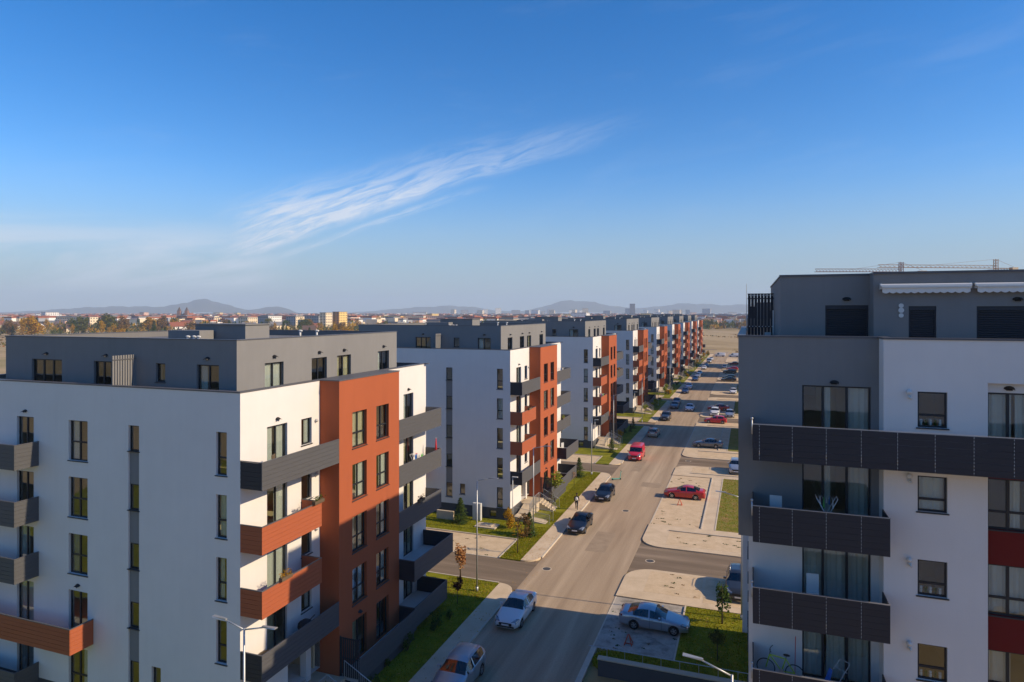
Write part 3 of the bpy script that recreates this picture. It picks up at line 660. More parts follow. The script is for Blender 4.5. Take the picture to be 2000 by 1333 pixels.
    # penthouse
    m = MB(); ysh = 2.5; ys2 = 1.6; px0, pxm, px1, pyn = 1.27, 4.62, 18.4, 15.2
    sh = [(2.99, 4.58, RPF, 21.79, ysh), (5.82, 6.74, RPF, 21.74, ys2), (8.04, 10.6, RPF, 21.73, ys2), (12, 13.6, RPF, 21.73, ys2)]
    facade(m, 'y', ysh, -1, px0, pxm, RPF - .03, RPT, [s_[:4] for s_ in sh if s_[4] == ysh]); facade(m, 'x', pxm, -1, ys2, ysh, RPF - .03, RPT); facade(m, 'y', ys2, -1, pxm, px1, RPF - .03, RPT, [s_[:4] for s_ in sh if s_[4] == ys2])
    facade(m, 'x', px0, -1, ysh, pyn, RPF - .03, RPT); facade(m, 'x', px1, 1, ys2, pyn, RPF - .03, RPT); facade(m, 'y', pyn, 1, px0, px1, RPF - .03, RPT); m.build('penthouse_wall', 'grey_plaster', b)
    for (a, c_, z0, z1, y) in sh:
        m = MB(); n = 26; h = (z1 - .16 - z0) / n; prof = []
        for i in range(n): prof += [(y + .13, z0 + i * h), (y + .10, z0 + (i + .25) * h), (y + .10, z0 + (i + .75) * h), (y + .13, z0 + (i + .98) * h)]
        for (ya, za), (yb, zb) in zip(prof, prof[1:]): m.quad((a + .05, ya, za), (c_ - .05, ya, za), (c_ - .05, yb, zb), (a + .05, yb, zb))
        s_ = m.build('roller_shutter', 'shutter', b); s_['kind'] = 'stuff'
        m = MB(); m.box(a, c_, y + .04, y + .2, z1 - .16, z1); m.box(a, a + .05, y + .05, y + .16, z0, z1 - .16); m.box(c_ - .05, c_, y + .05, y + .16, z0, z1 - .16); m.build('shutter_box', 'shutter', b)
        wall_lamp(b, 'y', y, -1, (a + c_) / 2, z1 + .24) if c_ - a > 1 else None
    m = MB(); m.box(px0 - .04, pxm - .02, ysh - .05, ysh + .3, RPT, RPT + .08); m.box(pxm - .02, px1 + .04, ys2 - .05, ysh + .3, RPT, RPT + .08); m.box(px0 - .04, px1 + .04, ysh + .3, pyn + .04, RPT, RPT + .06); m.build('roof', 'coping', b)
    m = MB()
    for i, z in enumerate((21.76, 21.58, 21.38)): m.tube((5.56, ys2, z), (5.56, ys2 - .05, z), .085 if i != 1 else .10, n=12)
    m.build('vent_cover', 'white_metal', b)
    # awnings
    for (a, c_) in ((4.82, 7.84), (7.94, 11.0)):
        m = MB(); m.tube((a, ys2 - .16, 22.52), (c_, ys2 - .16, 22.52), .085, n=10); m.box(a, a + .06, ys2 - .2, ys2, 22.4, 22.62); m.box(c_ - .06, c_, ys2 - .2, ys2, 22.4, 22.62); aw = m.build('awning', 'white_metal', b, False)
        m = MB(); n = 60
        for i in range(n):
            x0 = a + .06 + (c_ - a - .12) * i / n; x1 = a + .06 + (c_ - a - .12) * (i + 1) / n
            d0 = .05 * abs(math.sin(i / n * math.pi * 12)); d1 = .05 * abs(math.sin((i + 1) / n * math.pi * 12)); w0 = .012 * math.sin(i * .9); w1 = .012 * math.sin((i + 1) * .9)
            m.quad((x0, ys2 - .25 + w0, 22.28 - d0), (x1, ys2 - .25 + w1, 22.28 - d1), (x1, ys2 - .24, 22.46), (x0, ys2 - .24, 22.46))
        m.build('valance', 'curtain_white', aw, True)
        m = MB(); m.box(a + .05, c_ - .05, ys2 - .3, ys2 - .24, 22.44, 22.49); m.build('front_bar', 'white_metal', aw)
    # slatted side screen, its holes, air unit with pipe, mast
    ysc = 9.6; m = MB()
    for i in range(8): m.box(-.03 + i * .16, .11 + i * .16, ysc, ysc + .04, RPF, 22.46)
    m.box(-.05, 1.26, ysc + .041, ysc + .08, 20.2, 20.26); m.box(-.05, 1.26, ysc + .041, ysc + .08, 22.2, 22.26); m.box(-.05, 1.26, ysc - .02, ysc + .06, 22.461, 22.50); sc_ = m.build('slat_screen', 'black_board', b)
    m = MB()
    for i in range(8):
        for z in (20.73, 22.38): m.box(.03 + i * .16, .07 + i * .16, ysc - .008, ysc - .001, z, z + .045)
    m.build('rivet', 'white_metal', sc_)['kind'] = 'stuff'
    m = MB(); m.box(.8, 1.1, ysc - .35, ysc - .05, 20.0, 20.45); ac = m.build('junction_box', 'white_metal', b); m = MB(); m.path([(1.1, ysc - .2, 20.05), (1.18, ysc - .2, 20.05), (1.22, ysc - .2, 20.2), (1.22, ysc - .2, 21.6)], .035, 8); m.build('pipe', 'white_metal', ac)
    # balconies with separate panels
    for i, f in enumerate(RF[1:], 1):
        x1 = 12.0 if f > 16 else 4.68; x0 = .15; y0 = -1.3
        m = MB(); m.box(x0 + .05, x1 - .05, y0 + .06, -.002, f - .2, f - .01); m.box(x0 + .05, min(x1, 4.68) - .05, -.002, .895, f - .2, f - .01); bal = m.build('balcony', 'slab_under', b)
        js = [x0] + [.38 + 1.13 * q for q in range(12) if .38 + 1.13 * q < x1 - .1] + [x1]
        for a, c_ in zip(js, js[1:]):
            p = MB(); hh = 1.34 / 6
            for q in range(6): p.box(a + .005, c_ - .005, y0, y0 + .03 - (.003 if q % 2 else 0), f - .24 + q * hh, f - .24 + (q + 1) * hh - .006)
            p.build('panel', 'black_board', bal)
        p = MB()
        for a in js[1:-1]:
            for q in range(11): p.box(a - .007, a + .007, y0 - .006, y0 - .001, f - .17 + q * .12, f - .12 + q * .12)
        p.build('rivet', 'white_metal', bal)['kind'] = 'stuff'
        p = MB(); boards(p, 'x', x0, x0 + .04, y0 + .035, .88, f - .24, f + 1.08); p.build('side_cladding', 'black_board', bal)['kind'] = 'stuff'
        p = MB(); boards(p, 'x', x1 - .04, x1, y0 + .035, -.005, f - .24, f + 1.08); p.build('side_cladding', 'black_board', bal)['kind'] = 'stuff'
        p = MB(); p.box(x0 - .01, x1 + .01, y0 - .012, y0 + .05, f + 1.105, f + 1.13); p.build('hand_rail', 'alu_rail', bal)
        p = MB(); p.tube((x0 - .03, y0 - .01, f + .75), (x0 - .03, y0 - .01, f + 1.3), .025, n=8); p.ball((x0 - .03, y0 - .01, f + 1.33), .05, 8, 5); p.build('post_knob', 'galvanised', bal, True)
    m = MB()
    for f in RF + [RPF]:
        x0, x1, y0, y1 = (.2, E_ - .2, 1.1, N_ - .2) if f < 19 else (px0 + .2, px1 - .2, 2.8, pyn - .2)
        m.box(x0, x1, y0, y1, f - .3, f - .03); m.box(x0 + 3.5, x1 - 3.5, y0 + 4.2, y1 - 4.2, f - .03, f + 2.7)
    for x in (1.5, 4.9, 7.6, 11.2): m.box(x - .06, x + .06, 1.1, 5.3, 1.0, 19.0)
    m.build('room_walls', 'interior', b)
    return b
rb = right_block(2); rb.location = (0, 27.3, 0)
tag(rb, 'grey and white apartment block with dark panelled balconies and white rooftop awnings', 'building', 'taller blocks on the parking side')
treeR = snapshot(rb)
def skip_detail(o): return not o.name.startswith(('curtain', 'ornament', 'rivet', 'pane'))
for n_, y in (('second', 108.6), ('third', 147.0), ('fourth', 188.0), ('fifth', 227.0), ('sixth', 266.0), ('zeroth', -19.4)):
    o = copy_tree(treeR, None, skip_detail if y > 0 else None); o.location = (.05, y, 0)
    tag(o, ('dark-balconied block behind the awning block, %s in its row' % n_) if y > 0 else 'dark-balconied block just before the awning block', 'building', 'taller blocks on the parking side')

# ------------------------------------------------------------------ ramp wall with rail at the foot of the east block
m = MB(); m.box(-8.4, 3, 38.05, 38.35, -.6, .92); w = m.build('retaining_wall', 'plinth_plaster'); tag(w, 'low grey wall of the garage ramp with a thin rail on top', 'wall')
m = MB(); m.box(-8.44, 3, 38.0, 38.42, .921, .99); m.build('coping', 'concrete', w)
m = MB(); m.tube((-9.0, 38.3, 1.52), (3, 38.3, 1.52), .022, n=6)
for i in range(11): m.tube((-7.9 + 1.05 * i, 38.3, .99), (-7.9 + 1.05 * i, 38.3, 1.52), .016, n=5)
m.build('rail', 'galvanised', w)

# ------------------------------------------------------------------ street lamps
def lamp_post(name, label, x, y, rz, h=8.55, arm=1.5, both=False, group='street lamps along the road', slant=.25):
    t_ = thing(name, label, 'street lamp', (x, y, .08), rz, group)
    m = MB(); m.tube((0, 0, 0), (0, 0, .35), .10, n=10); m.tube((0, 0, .35), (0, 0, h), .065, .04, 10); m.build('pole', 'galvanised', t_, True)
    for sx in ((1, -1) if both else (1,)):
        m = MB(); m.tube((0, 0, h - .05), (sx * arm * .72, 0, h + slant * .8), .032, n=8); a = m.build('arm', 'galvanised', t_, True)
        m = MB(); x0, x1 = sx * arm * .68, sx * (arm + .25); xs = sorted((x0, x1))
        m.add([(x0, -.05, h + slant * .78), (x1, -.10, h + slant), (x1, .10, h + slant), (x0, .05, h + slant * .78), (x0, -.045, h + slant * .78 + .07), (x1, -.08, h + slant + .035), (x1, .08, h + slant + .035), (x0, .045, h + slant * .78 + .07)], [(0, 1, 2, 3), (7, 6, 5, 4), (0, 4, 5, 1), (1, 5, 6, 2), (2, 6, 7, 3), (3, 7, 4, 0)])
        m.build('lamp_head', 'galvanised', t_)
    return t_
lamp_post('street_lamp', 'twin-armed galvanised street lamp before the rust balcony corner', -19.3, 21.2, 0, both=True, arm=1.35)
lamp_post('street_lamp', 'single-arm street lamp on the lawn beside the rust-leaved sapling', -19.6, 46.1, R(0))
lamp_post('street_lamp', 'single-arm street lamp on the grass strip by the entrance ramp', -19.45, 59.6, R(0), h=8.4)
lamp_post('street_lamp', 'street lamp at the lawn corner behind the green scooter', -19.45, 84.3, R(0), h=7.6)
lamp_post('street_lamp', 'street lamp by the corner of the block beside the red van', -19.7, 100.5, R(0))
for i, y in enumerate((128, 152, 176, 203, 232, 262, 292)):
    lamp_post('street_lamp', '%s street lamp of the far line past the red van' % ordn[i], -19.5, y, 0)
lamp_post('street_lamp', 'street lamp whose arm reaches over the garage ramp wall', -.55, 24.4, R(180), arm=1.45, slant=.42)
lamp_post('street_lamp', 'tall lamp pole on the lawn beside the dark people carrier', -.44, 48.1, R(180))
for k in (1, 2, 3):
    t_ = thing('entrance_lamp', ['', 'slim white lamp post at the building corner by the entrance ramp', 'slim white lamp post by the entrance behind the red van', 'slim white lamp post by the entrance past the red van'][k], 'lamp post', (-22.6, LB_Y[k] - .35, .08), 0, 'lamp posts at the entrances')
    m = MB(); m.tube((0, 0, 0), (0, 0, 4.6), .05, .04, 8); m.build('pole', 'white_metal', t_, True)
    m = MB(); m.box(-.05, .55, -.09, .09, 4.6, 4.68); m.build('lamp_head', 'white_metal', t_)

# ------------------------------------------------------------------ cars
def interp(tab, x):
    if x <= tab[0][0]: return tab[0][1]
    for (xa, ya), (xb, yb) in zip(tab, tab[1:]):
        if x <= xb: return ya + (yb - ya) * (x - xa) / (xb - xa)
    return tab[-1][1]
def smooth_tab(tab, x):
    return (interp(tab, x - .06) + 2 * interp(tab, x) + interp(tab, x + .06)) / 4
CARS = {
 'sedan': dict(L=4.6, W=1.80, wb=(.92, 3.56), r=.315, top=[(0, .60), (.10, .70), (.45, .80), (1.15, .93), (1.45, .99), (2.12, 1.37), (2.55, 1.455), (3.05, 1.435), (3.35, 1.36), (3.98, 1.08), (4.42, 1.06), (4.55, .95), (4.6, .75)],
               belt=[(0, .56), (1.45, .91), (3.9, .99), (4.6, .93)], ws=(1.45, 2.16), rw=(3.33, 3.98), sw=(1.72, 3.62), bp=2.55, roofw=.68),
 'hatch': dict(L=4.2, W=1.77, wb=(.85, 3.42), r=.315, top=[(0, .62), (.10, .72), (.40, .83), (1.0, .96), (1.25, 1.02), (1.92, 1.40), (2.4, 1.49), (3.2, 1.46), (3.7, 1.38), (4.05, 1.02), (4.16, .95), (4.2, .7)],
               belt=[(0, .58), (1.3, .93), (4.0, 1.02), (4.2, .95)], ws=(1.25, 1.95), rw=(3.68, 4.06), sw=(1.5, 3.6), bp=2.42, roofw=.70),
 'suv': dict(L=4.5, W=1.86, wb=(.88, 3.55), r=.345, top=[(0, .68), (.08, .86), (.4, .98), (1.1, 1.10), (1.35, 1.14), (1.95, 1.52), (2.4, 1.62), (3.5, 1.60), (4.05, 1.54), (4.36, 1.10), (4.46, 1.0), (4.5, .75)],
             belt=[(0, .66), (1.35, 1.05), (4.3, 1.10), (4.5, 1.0)], ws=(1.35, 1.98), rw=(4.02, 4.37), sw=(1.6, 4.0), bp=2.5, roofw=.72),
 'van': dict(L=5.0, W=1.95, wb=(.9, 3.9), r=.34, top=[(0, .75), (.06, .98), (.5, 1.15), (.85, 1.26), (1.45, 1.78), (1.85, 1.95), (4.75, 1.95), (4.95, 1.85), (5.0, 1.0)],
             belt=[(0, .72), (.9, 1.12), (5.0, 1.15)], ws=(.85, 1.5), rw=(9, 9.1), sw=(1.12, 2.2), bp=5.0, roofw=.84),
}
def make_car(kind):
    c = CARS[kind]; L, W = c['L'], c['W']; hwm = W / 2; Ra = c['r'] + .055
    xs = {0, .05, .12, .25, L, L - .05, L - .12, L - .25, c['bp'] - .05, c['bp'] + .05, *c['ws'], *c['sw']}
    for q in c['rw']:
        if q < L: xs.add(q)
    for w in c['wb']:
        for i in range(9): xs.add(w + Ra * math.cos(math.pi * i / 8))
        xs.add(w - Ra - .012); xs.add(w + Ra + .012)
    x = .4
    while x < L - .3: xs.add(round(x, 3)); x += .2
    xs = sorted(xs); st = [xs[0]]
    for q in xs[1:]:
        if q - st[-1] > .008: st.append(q)
    planw = [(0, .70), (.05, .80), (.25, .93), (.7, .985), (1.2, 1.0), (L - 1.2, 1.0), (L - .3, .95), (L - .06, .88), (L, .80)]
    rows = []
    for x in st:
        hw = hwm * interp(planw, x); tp = smooth_tab(c['top'], x); bl = min(interp(c['belt'], x), tp - .05)
        zb = .2 if .5 < x < L - .45 else .26
        for w in c['wb']:
            if abs(x - w) < Ra: zb = max(zb, c['r'] + math.sqrt(max(0, Ra * Ra - (x - w) ** 2)))
        gq = max(0, min(1, (tp - bl - .06) / .34)); ht = hw * (.90 + (c['roofw'] - .90) * gq); zt = tp - (.025 + .045 * gq)
        zl = max(zb + .01, .42) if zb < .41 else zb + .01; zm = zl + (bl - zl) * .55
        rows.append([(0, zb), (hw * .9, zb), (hw * .985, zb + .004 if zb > .4 else zb + .06), (hw, max(zl, zb + .008)), (hw * 1.004, max(zm, zb + .012)), (hw * .985, bl - .02), (hw * .955, bl), (ht, zt), (ht * .72, tp - .012 - .012 * gq), (0, tp)])
    n = len(rows[0])
    parts = {k: MB() for k in ('body', 'windshield', 'rear_window', 'side_window', 'side_window2', 'side_window3', 'side_window4')}
    def emit(key, s_, i, j):
        x0, x1 = st[i] - L / 2, st[i + 1] - L / 2
        def pt(x_, r_, q): return (s_ * r_[q][0], x_, r_[q][1])
        a, b_, c_, d_ = pt(x0, rows[i], j), pt(x1, rows[i + 1], j), pt(x1, rows[i + 1], j + 1), pt(x0, rows[i], j + 1)
        parts[key].add([a, b_, c_, d_] if s_ > 0 else [d_, c_, b_, a], ((0, 1, 2, 3),))
    for i in range(len(st) - 1):
        xm = (st[i] + st[i + 1]) / 2
        for s_ in (1, -1):
            for j in range(n - 1):
                key = 'body'
                if j >= 7 and c['ws'][0] < xm < c['ws'][1]: key = 'windshield'
                elif j >= 7 and c['rw'][0] < xm < c['rw'][1]: key = 'rear_window'
                elif j == 6 and c['sw'][0] < xm < c['sw'][1] and abs(xm - c['bp']) > .049: key = {(1, True): 'side_window', (1, False): 'side_window2', (-1, True): 'side_window3', (-1, False): 'side_window4'}[(s_, xm < c['bp'])]
                emit(key, s_, i, j)
    for x_, r_, fl in ((st[0] - L / 2, rows[0], 1), (st[-1] - L / 2, rows[-1], 0)):
        p = [(q[0], x_, q[1]) for q in r_] + [(-q[0], x_, q[1]) for q in r_[::-1][1:-1]]
        parts['body'].add(p if fl else p[::-1], (tuple(range(len(p))),))
    t_ = thing('car', 'x', 'car')
    bm = bmesh.new(); me = parts['body'].mesh('body', 'paint_white', True); bm.from_mesh(me); bmesh.ops.remove_doubles(bm, verts=bm.verts, dist=.0005)
    bmesh.ops.recalc_face_normals(bm, faces=bm.faces); bm.to_mesh(me); bm.free(); me.polygons.foreach_set('use_smooth', [True] * len(me.polygons))
    bo = link('body', me, t_); 
    try: me.set_sharp_from_angle(angle=R(50))
    except Exception: pass
    for k, nm in (('windshield', 'windshield'), ('rear_window', 'rear_window'), ('side_window', 'side_window'), ('side_window2', 'side_window'), ('side_window3', 'side_window'), ('side_window4', 'side_window')):
        if parts[k].f:
            me = parts[k].mesh(nm, 'car_glass', True); bm = bmesh.new(); bm.from_mesh(me); bmesh.ops.remove_doubles(bm, verts=bm.verts, dist=.0005); bm.to_mesh(me); bm.free(); link(nm, me, t_)
    # cabin floor and seats so that the glass shows a dark inside
    m = MB(); m.box(-hwm * .8, hwm * .8, c['ws'][0] + .1 - L / 2, min(c['sw'][1], L - .3) - L / 2, .5, .8)
    for sx in (-.36, .36):
        for yy in (2.2, 3.0):
            if yy < c['sw'][1]: m.box(sx - .24, sx + .24, yy - L / 2, yy + .14 - L / 2, .8, 1.22)
    m.build('seats', 'cloth_dark', t_)
    # wheels
    tm = MB(); rm = MB(); r_ = c['r']; wv = .21; seg = 18
    prof = [(-wv / 2, r_ * .62), (-wv / 2, r_ * .95), (-wv / 2 + .03, r_), (wv / 2 - .03, r_), (wv / 2, r_ * .95), (wv / 2, r_ * .62)]
    for a, b_ in zip(prof, prof[1:]):
        for i in range(seg):
            t0, t1 = 2 * math.pi * i / seg, 2 * math.pi * (i + 1) / seg
            tm.quad((a[0], a[1] * math.cos(t0), a[1] * math.sin(t0)), (a[0], a[1] * math.cos(t1), a[1] * math.sin(t1)), (b_[0], b_[1] * math.cos(t1), b_[1] * math.sin(t1)), (b_[0], b_[1] * math.cos(t0), b_[1] * math.sin(t0)))
    for sx in (-1, 1):
        xf = sx * (wv / 2 - .01)
        for i in range(5):
            t0 = 2 * math.pi * i / 5
            for da, db in ((-.26, -.13), (.13, .26)):
                pass
            rm.add([(xf, .04 * math.cos(t0 - .9), .04 * math.sin(t0 - .9)), (xf - sx * .02, r_ * .6 * math.cos(t0 - .24), r_ * .6 * math.sin(t0 - .24)), (xf - sx * .02, r_ * .6 * math.cos(t0 + .24), r_ * .6 * math.sin(t0 + .24)), (xf, .04 * math.cos(t0 + .9), .04 * math.sin(t0 + .9))], ((0, 1, 2, 3),))
        rm.tube((xf - sx * .03, 0, 0), (xf + sx * .004, 0, 0), .06, n=10)
    for i in range(seg):
        t0, t1 = 2 * math.pi * i / seg, 2 * math.pi * (i + 1) / seg
        for rr in (r_ * .56, r_ * .635):
            rm.quad((-wv / 2 + .006, rr * math.cos(t0), rr * math.sin(t0)), (-wv / 2 + .006, rr * math.cos(t1), rr * math.sin(t1)), (wv / 2 - .006, rr * math.cos(t1), rr * math.sin(t1)), (wv / 2 - .006, rr * math.cos(t0), rr * math.sin(t0)))
        for sx in (-1, 1):
            xq = sx * (wv / 2 - .006); rm.quad((xq, r_ * .56 * math.cos(t0), r_ * .56 * math.sin(t0)), (xq, r_ * .56 * math.cos(t1), r_ * .56 * math.sin(t1)), (xq, r_ * .635 * math.cos(t1), r_ * .635 * math.sin(t1)), (xq, r_ * .635 * math.cos(t0), r_ * .635 * math.sin(t0)))
    tme = tm.mesh('tyre', 'rubber', True); rme = rm.mesh('rim', 'rim_metal')
    hub = MB(); hub.tube((-.06, 0, 0), (.06, 0, 0), r_ * .55, n=14); hme = hub.mesh('wheel', 'black_plastic')
    for w in c['wb']:
        for sx in (-1, 1):
            wo_ = link('wheel', hme, t_, (sx * (hwm - .115), w - L / 2, r_)); link('tyre', tme, wo_); link('rim', rme, wo_)
    # lights, grille, plates, mirrors
    def top_at(x): return smooth_tab(c['top'], x)
    def hw_at(x): return hwm * interp(planw, x)
    for sx in (-1, 1):
        m = MB(); ft = .013
        A = (sx * hw_at(.08) * .56, .05 - L / 2, top_at(.06) + ft); B = (sx * (hw_at(.14) * .93 + ft), .12 - L / 2, top_at(.14) - .03 + ft); C_ = (sx * (hw_at(.5) * .965 + ft), .50 - L / 2, top_at(.5) - .045 + ft); D_ = (sx * hw_at(.4) * .78, .38 - L / 2, top_at(.4) - .008 + ft)
        A2 = (sx * hw_at(.02) * .58, -.022 - L / 2, A[2] - .15); B2 = (sx * (hw_at(.10) + .016), .06 - L / 2, B[2] - .13); C2 = (sx * (hw_at(.5) + .012), .46 - L / 2, C_[2] - .06)
        m.add([A, B, C_, D_, A2, B2, C2], ((0, 1, 2, 3), (4, 5, 1, 0), (5, 6, 2, 1)))
        m.build('headlight', 'lamp_glass', t_)
        zt = interp(c['belt'], L - .1) - (.02 if kind != 'van' else -.1); m = MB()
        m.add([(sx * hw_at(L - .02) * .62, -(-L / 2) + .012, zt - .16), (sx * (hw_at(L - .02) + .012), L / 2 - .02, zt - .16), (sx * (hw_at(L - .25) + .012), L / 2 - .25, zt - .10), (sx * (hw_at(L - .25) + .010), L / 2 - .25, zt), (sx * (hw_at(L - .02) + .004), L / 2 - .03, zt), (sx * hw_at(L - .02) * .62, L / 2 + .010, zt)], ((0, 1, 4, 5), (1, 2, 3, 4)))
        m.build('tail_light', 'tail_red', t_)
        m = MB(); ym = c['sw'][0] + .12 - L / 2; zm_ = interp(c['belt'], c['sw'][0]) + .09; m.box(sx * (hwm - .03), sx * (hwm + .17), ym - .06, ym + .06, zm_ - .06, zm_ + .08)
        m.build('mirror', 'paint_white', t_)
    for xq in (c['sw'][0] + .02, c['bp'], c['sw'][1] - .22):
        for sx in (-1, 1):
            i = min(range(len(st)), key=lambda q: abs(st[q] - xq)); r_q = rows[i]; m = MB()
            for j in (2, 3, 4, 5): m.add([(sx * (r_q[j][0] + .004), st[i] - L / 2 - .008, r_q[j][1]), (sx * (r_q[j][0] + .004), st[i] - L / 2 + .008, r_q[j][1]), (sx * (r_q[j + 1][0] + .004), st[i] - L / 2 + .008, r_q[j + 1][1]), (sx * (r_q[j + 1][0] + .004), st[i] - L / 2 - .008, r_q[j + 1][1])], ((0, 1, 2, 3),))
            m.build('door_seam', 'black_plastic', t_)
    for xq in (c['bp'] - .3, c['sw'][1] - .55):
        if xq < c['bp'] - .4 or kind != 'van':
            for sx in (-1, 1):
                m = MB(); zq = interp(c['belt'], xq) - .13; m.box(sx * (hwm - .01), sx * (hwm + .025), xq - L / 2, xq + .17 - L / 2, zq, zq + .03); m.build('door_handle', 'paint_white', t_)
    zg = top_at(.06) - .06
    m = MB(); m.box(-.45, .45, -L / 2 - .03, -L / 2 + .05, zg - .17, zg); m.build('grille', 'black_plastic', t_)
    m = MB(); m.box(-.62, .62, -L / 2 - .010, -L / 2 + .06, .29, .40); m.build('bumper_intake', 'black_plastic', t_)
    m = MB(); m.box(-.26, .26, -L / 2 - .05, -L / 2 - .032, .42, .53); m.build('licence_plate', 'plate_white', t_)
    m = MB(); zp = .78 if kind != 'sedan' else .82; m.box(-.26, .26, L / 2 + .003, L / 2 + .014, zp - .1, zp + .01); m.build('licence_plate', 'plate_white', t_)
    if kind == 'suv':
        for sx in (-1, 1):
            m = MB(); m.path([(sx * .62, 2.2 - L / 2, 1.60), (sx * .62, 2.35 - L / 2, 1.68), (sx * .62, 3.7 - L / 2, 1.68), (sx * .62, 3.85 - L / 2, 1.60)], .02, 6); m.build('roof_rail', 'rim_metal', t_, True)
    return t_
CT = {k: make_car(k) for k in CARS}; CTREE = {k: snapshot(v) for k, v in CT.items()}; used = set()
def put_car(kind, paint, x, y, head, label, group=None, z=0.0, cat=None):
    if kind in used: o = copy_tree(CTREE[kind])
    else: o = CT[kind]; used.add(kind)
    o.location = (x, y, z); o.rotation_euler = (0, 0, R({'S': 0, 'E': 90, 'N': 180, 'W': -90}[head] if isinstance(head, str) else head)); o.name = 'van' if kind == 'van' else 'car'
    tag(o, label, cat or ('van' if kind == 'van' else 'car'), group)
    for c in [q for q in bpy.data.objects if q.parent is o]:
        if c.name.startswith(('body', 'mirror', 'door_handle')):
            c.material_slots[0].link = 'OBJECT'; c.material_slots[0].material = M[paint]
    return o
G1, G2 = 'cars parked along the kerb', 'cars in the parking bays'
put_car('suv', 'paint_silver', -15.75, 34.35, 'S', 'silver estate car with roof rails parked behind the white sedan', G1)
put_car('sedan', 'paint_white', -15.4, 43.35, 'S', 'white sedan parked at the kerb where sun meets shade', G1)
put_car('sedan', 'paint_black', -15.75, 63.3, 'S', 'black sedan parked by the entrance ramp with wheels at the kerb', G1)
put_car('hatch', 'paint_black', -15.65, 74.7, 'S', 'black hatchback parked beside the walking person', G1)
put_car('van', 'paint_bright_red', -15.5, 96.6, 'S', 'bright red delivery van parked at the kerb', G1)
put_car('hatch', 'paint_beige', -15.5, 115.2, 'N', 'pale beige car parked in the shade beyond the red van', G1)
put_car('suv', 'paint_darkgrey', -15.6, 133.3, 'S', 'dark grey off-road car parked in sun past the shaded beige car', G1)
put_car('hatch', 'paint_grey', -15.6, 150.2, 'S', 'grey hatchback parked at the kerb next to the moving white car', G1)
put_car('sedan', 'paint_blue', -15.9, 157.0, 'S', 'dark blue sedan parked behind the grey hatchback', G1)
put_car('sedan', 'paint_white', -12.1, 147.6, 'S', 'white sedan driving down the middle of the street', 'cars on the road')
far = [('hatch', 'paint_blue', 178.8, 'small dark blue car'), ('suv', 'paint_white', 189.6, 'white off-road car'), ('sedan', 'paint_blue', 213, 'navy sedan'), ('sedan', 'paint_silver', 224, 'silver sedan'), ('hatch', 'paint_silver', 233, 'silver hatchback'), ('hatch', 'paint_white', 256, 'white hatchback'), ('sedan', 'paint_darkgrey', 268, 'dark grey sedan'), ('van', 'paint_silver', 290, 'silver van'), ('sedan', 'paint_white', 306, 'white sedan')]
for kd, pt, y, nm in far: put_car(kd, pt, -15.8, y, 'S', nm + ' in the far line of kerbside cars', G1)
put_car('sedan', 'paint_silver', -6.05, 45.1, 'E', 'silver sedan parked across the shade-darkened bay beside the lawn', G2, .03)
put_car('suv', 'paint_darkgrey', -.7, 52.8, 'S', 'dark grey people carrier parked beside the tall lamp pole', G2, .106)
put_car('sedan', 'paint_red', -6.95, 77.85, 'W', 'dark red sedan parked alone on the pale paved bay', G2, .03)
put_car('suv', 'paint_silver', -1.55, 92.6, 'S', 'silver car half hidden behind the panelled block', G2, .116)
put_car('sedan', 'paint_grey', -6.1, 108.2, 'W', 'grey sedan parked on the half shaded bay', G2, .03)
put_car('hatch', 'paint_bright_red', -6.0, 131.8, 'W', 'bright red hatchback parked across its bay', G2, .11)
put_car('suv', 'paint_white', -6.6, 142.3, 'S', 'white off-road car in front of the maroon car', G2, .03)
put_car('hatch', 'paint_silver', -3.6, 141.2, 'S', 'silver hatchback beside the white off-road car', G2, .03)
put_car('sedan', 'paint_red', -6.2, 149.6, 'W', 'maroon car behind the white off-road car', G2, .03)
put_car('hatch', 'paint_white', -3.8, 181.7, 'S', 'white hatchback alone on a far bay', G2, .03)
put_car('sedan', 'paint_black', -5.8, 214, 'W', 'black sedan parked across a far bay', G2, .03)
put_car('hatch', 'paint_green', -5.9, 221, 'W', 'dark green hatchback parked past the black sedan', G2, .03)
put_car('suv', 'paint_darkgrey', -6.2, 241, 'W', 'dark off-road car parked before the red hatchback far off', G2, .03)
put_car('hatch', 'paint_bright_red', -5.7, 255, 'W', 'red hatchback in a far bay', G2, .03)
put_car('hatch', 'paint_grey', -8.6, 262, 'S', 'grey car near the red hatchback in a far bay', G2, .03)
put_car('sedan', 'paint_maroon', -5.6, 280, 'W', 'maroon sedan in the last bays', G2, .11)
put_car('van', 'paint_white', -13.0, 331, 'W', 'white van standing at the end of the street', 'cars on the road')
put_car('van', 'paint_white', -6.5, 330, 'W', 'white van standing beside another at the end of the street', 'cars on the road')

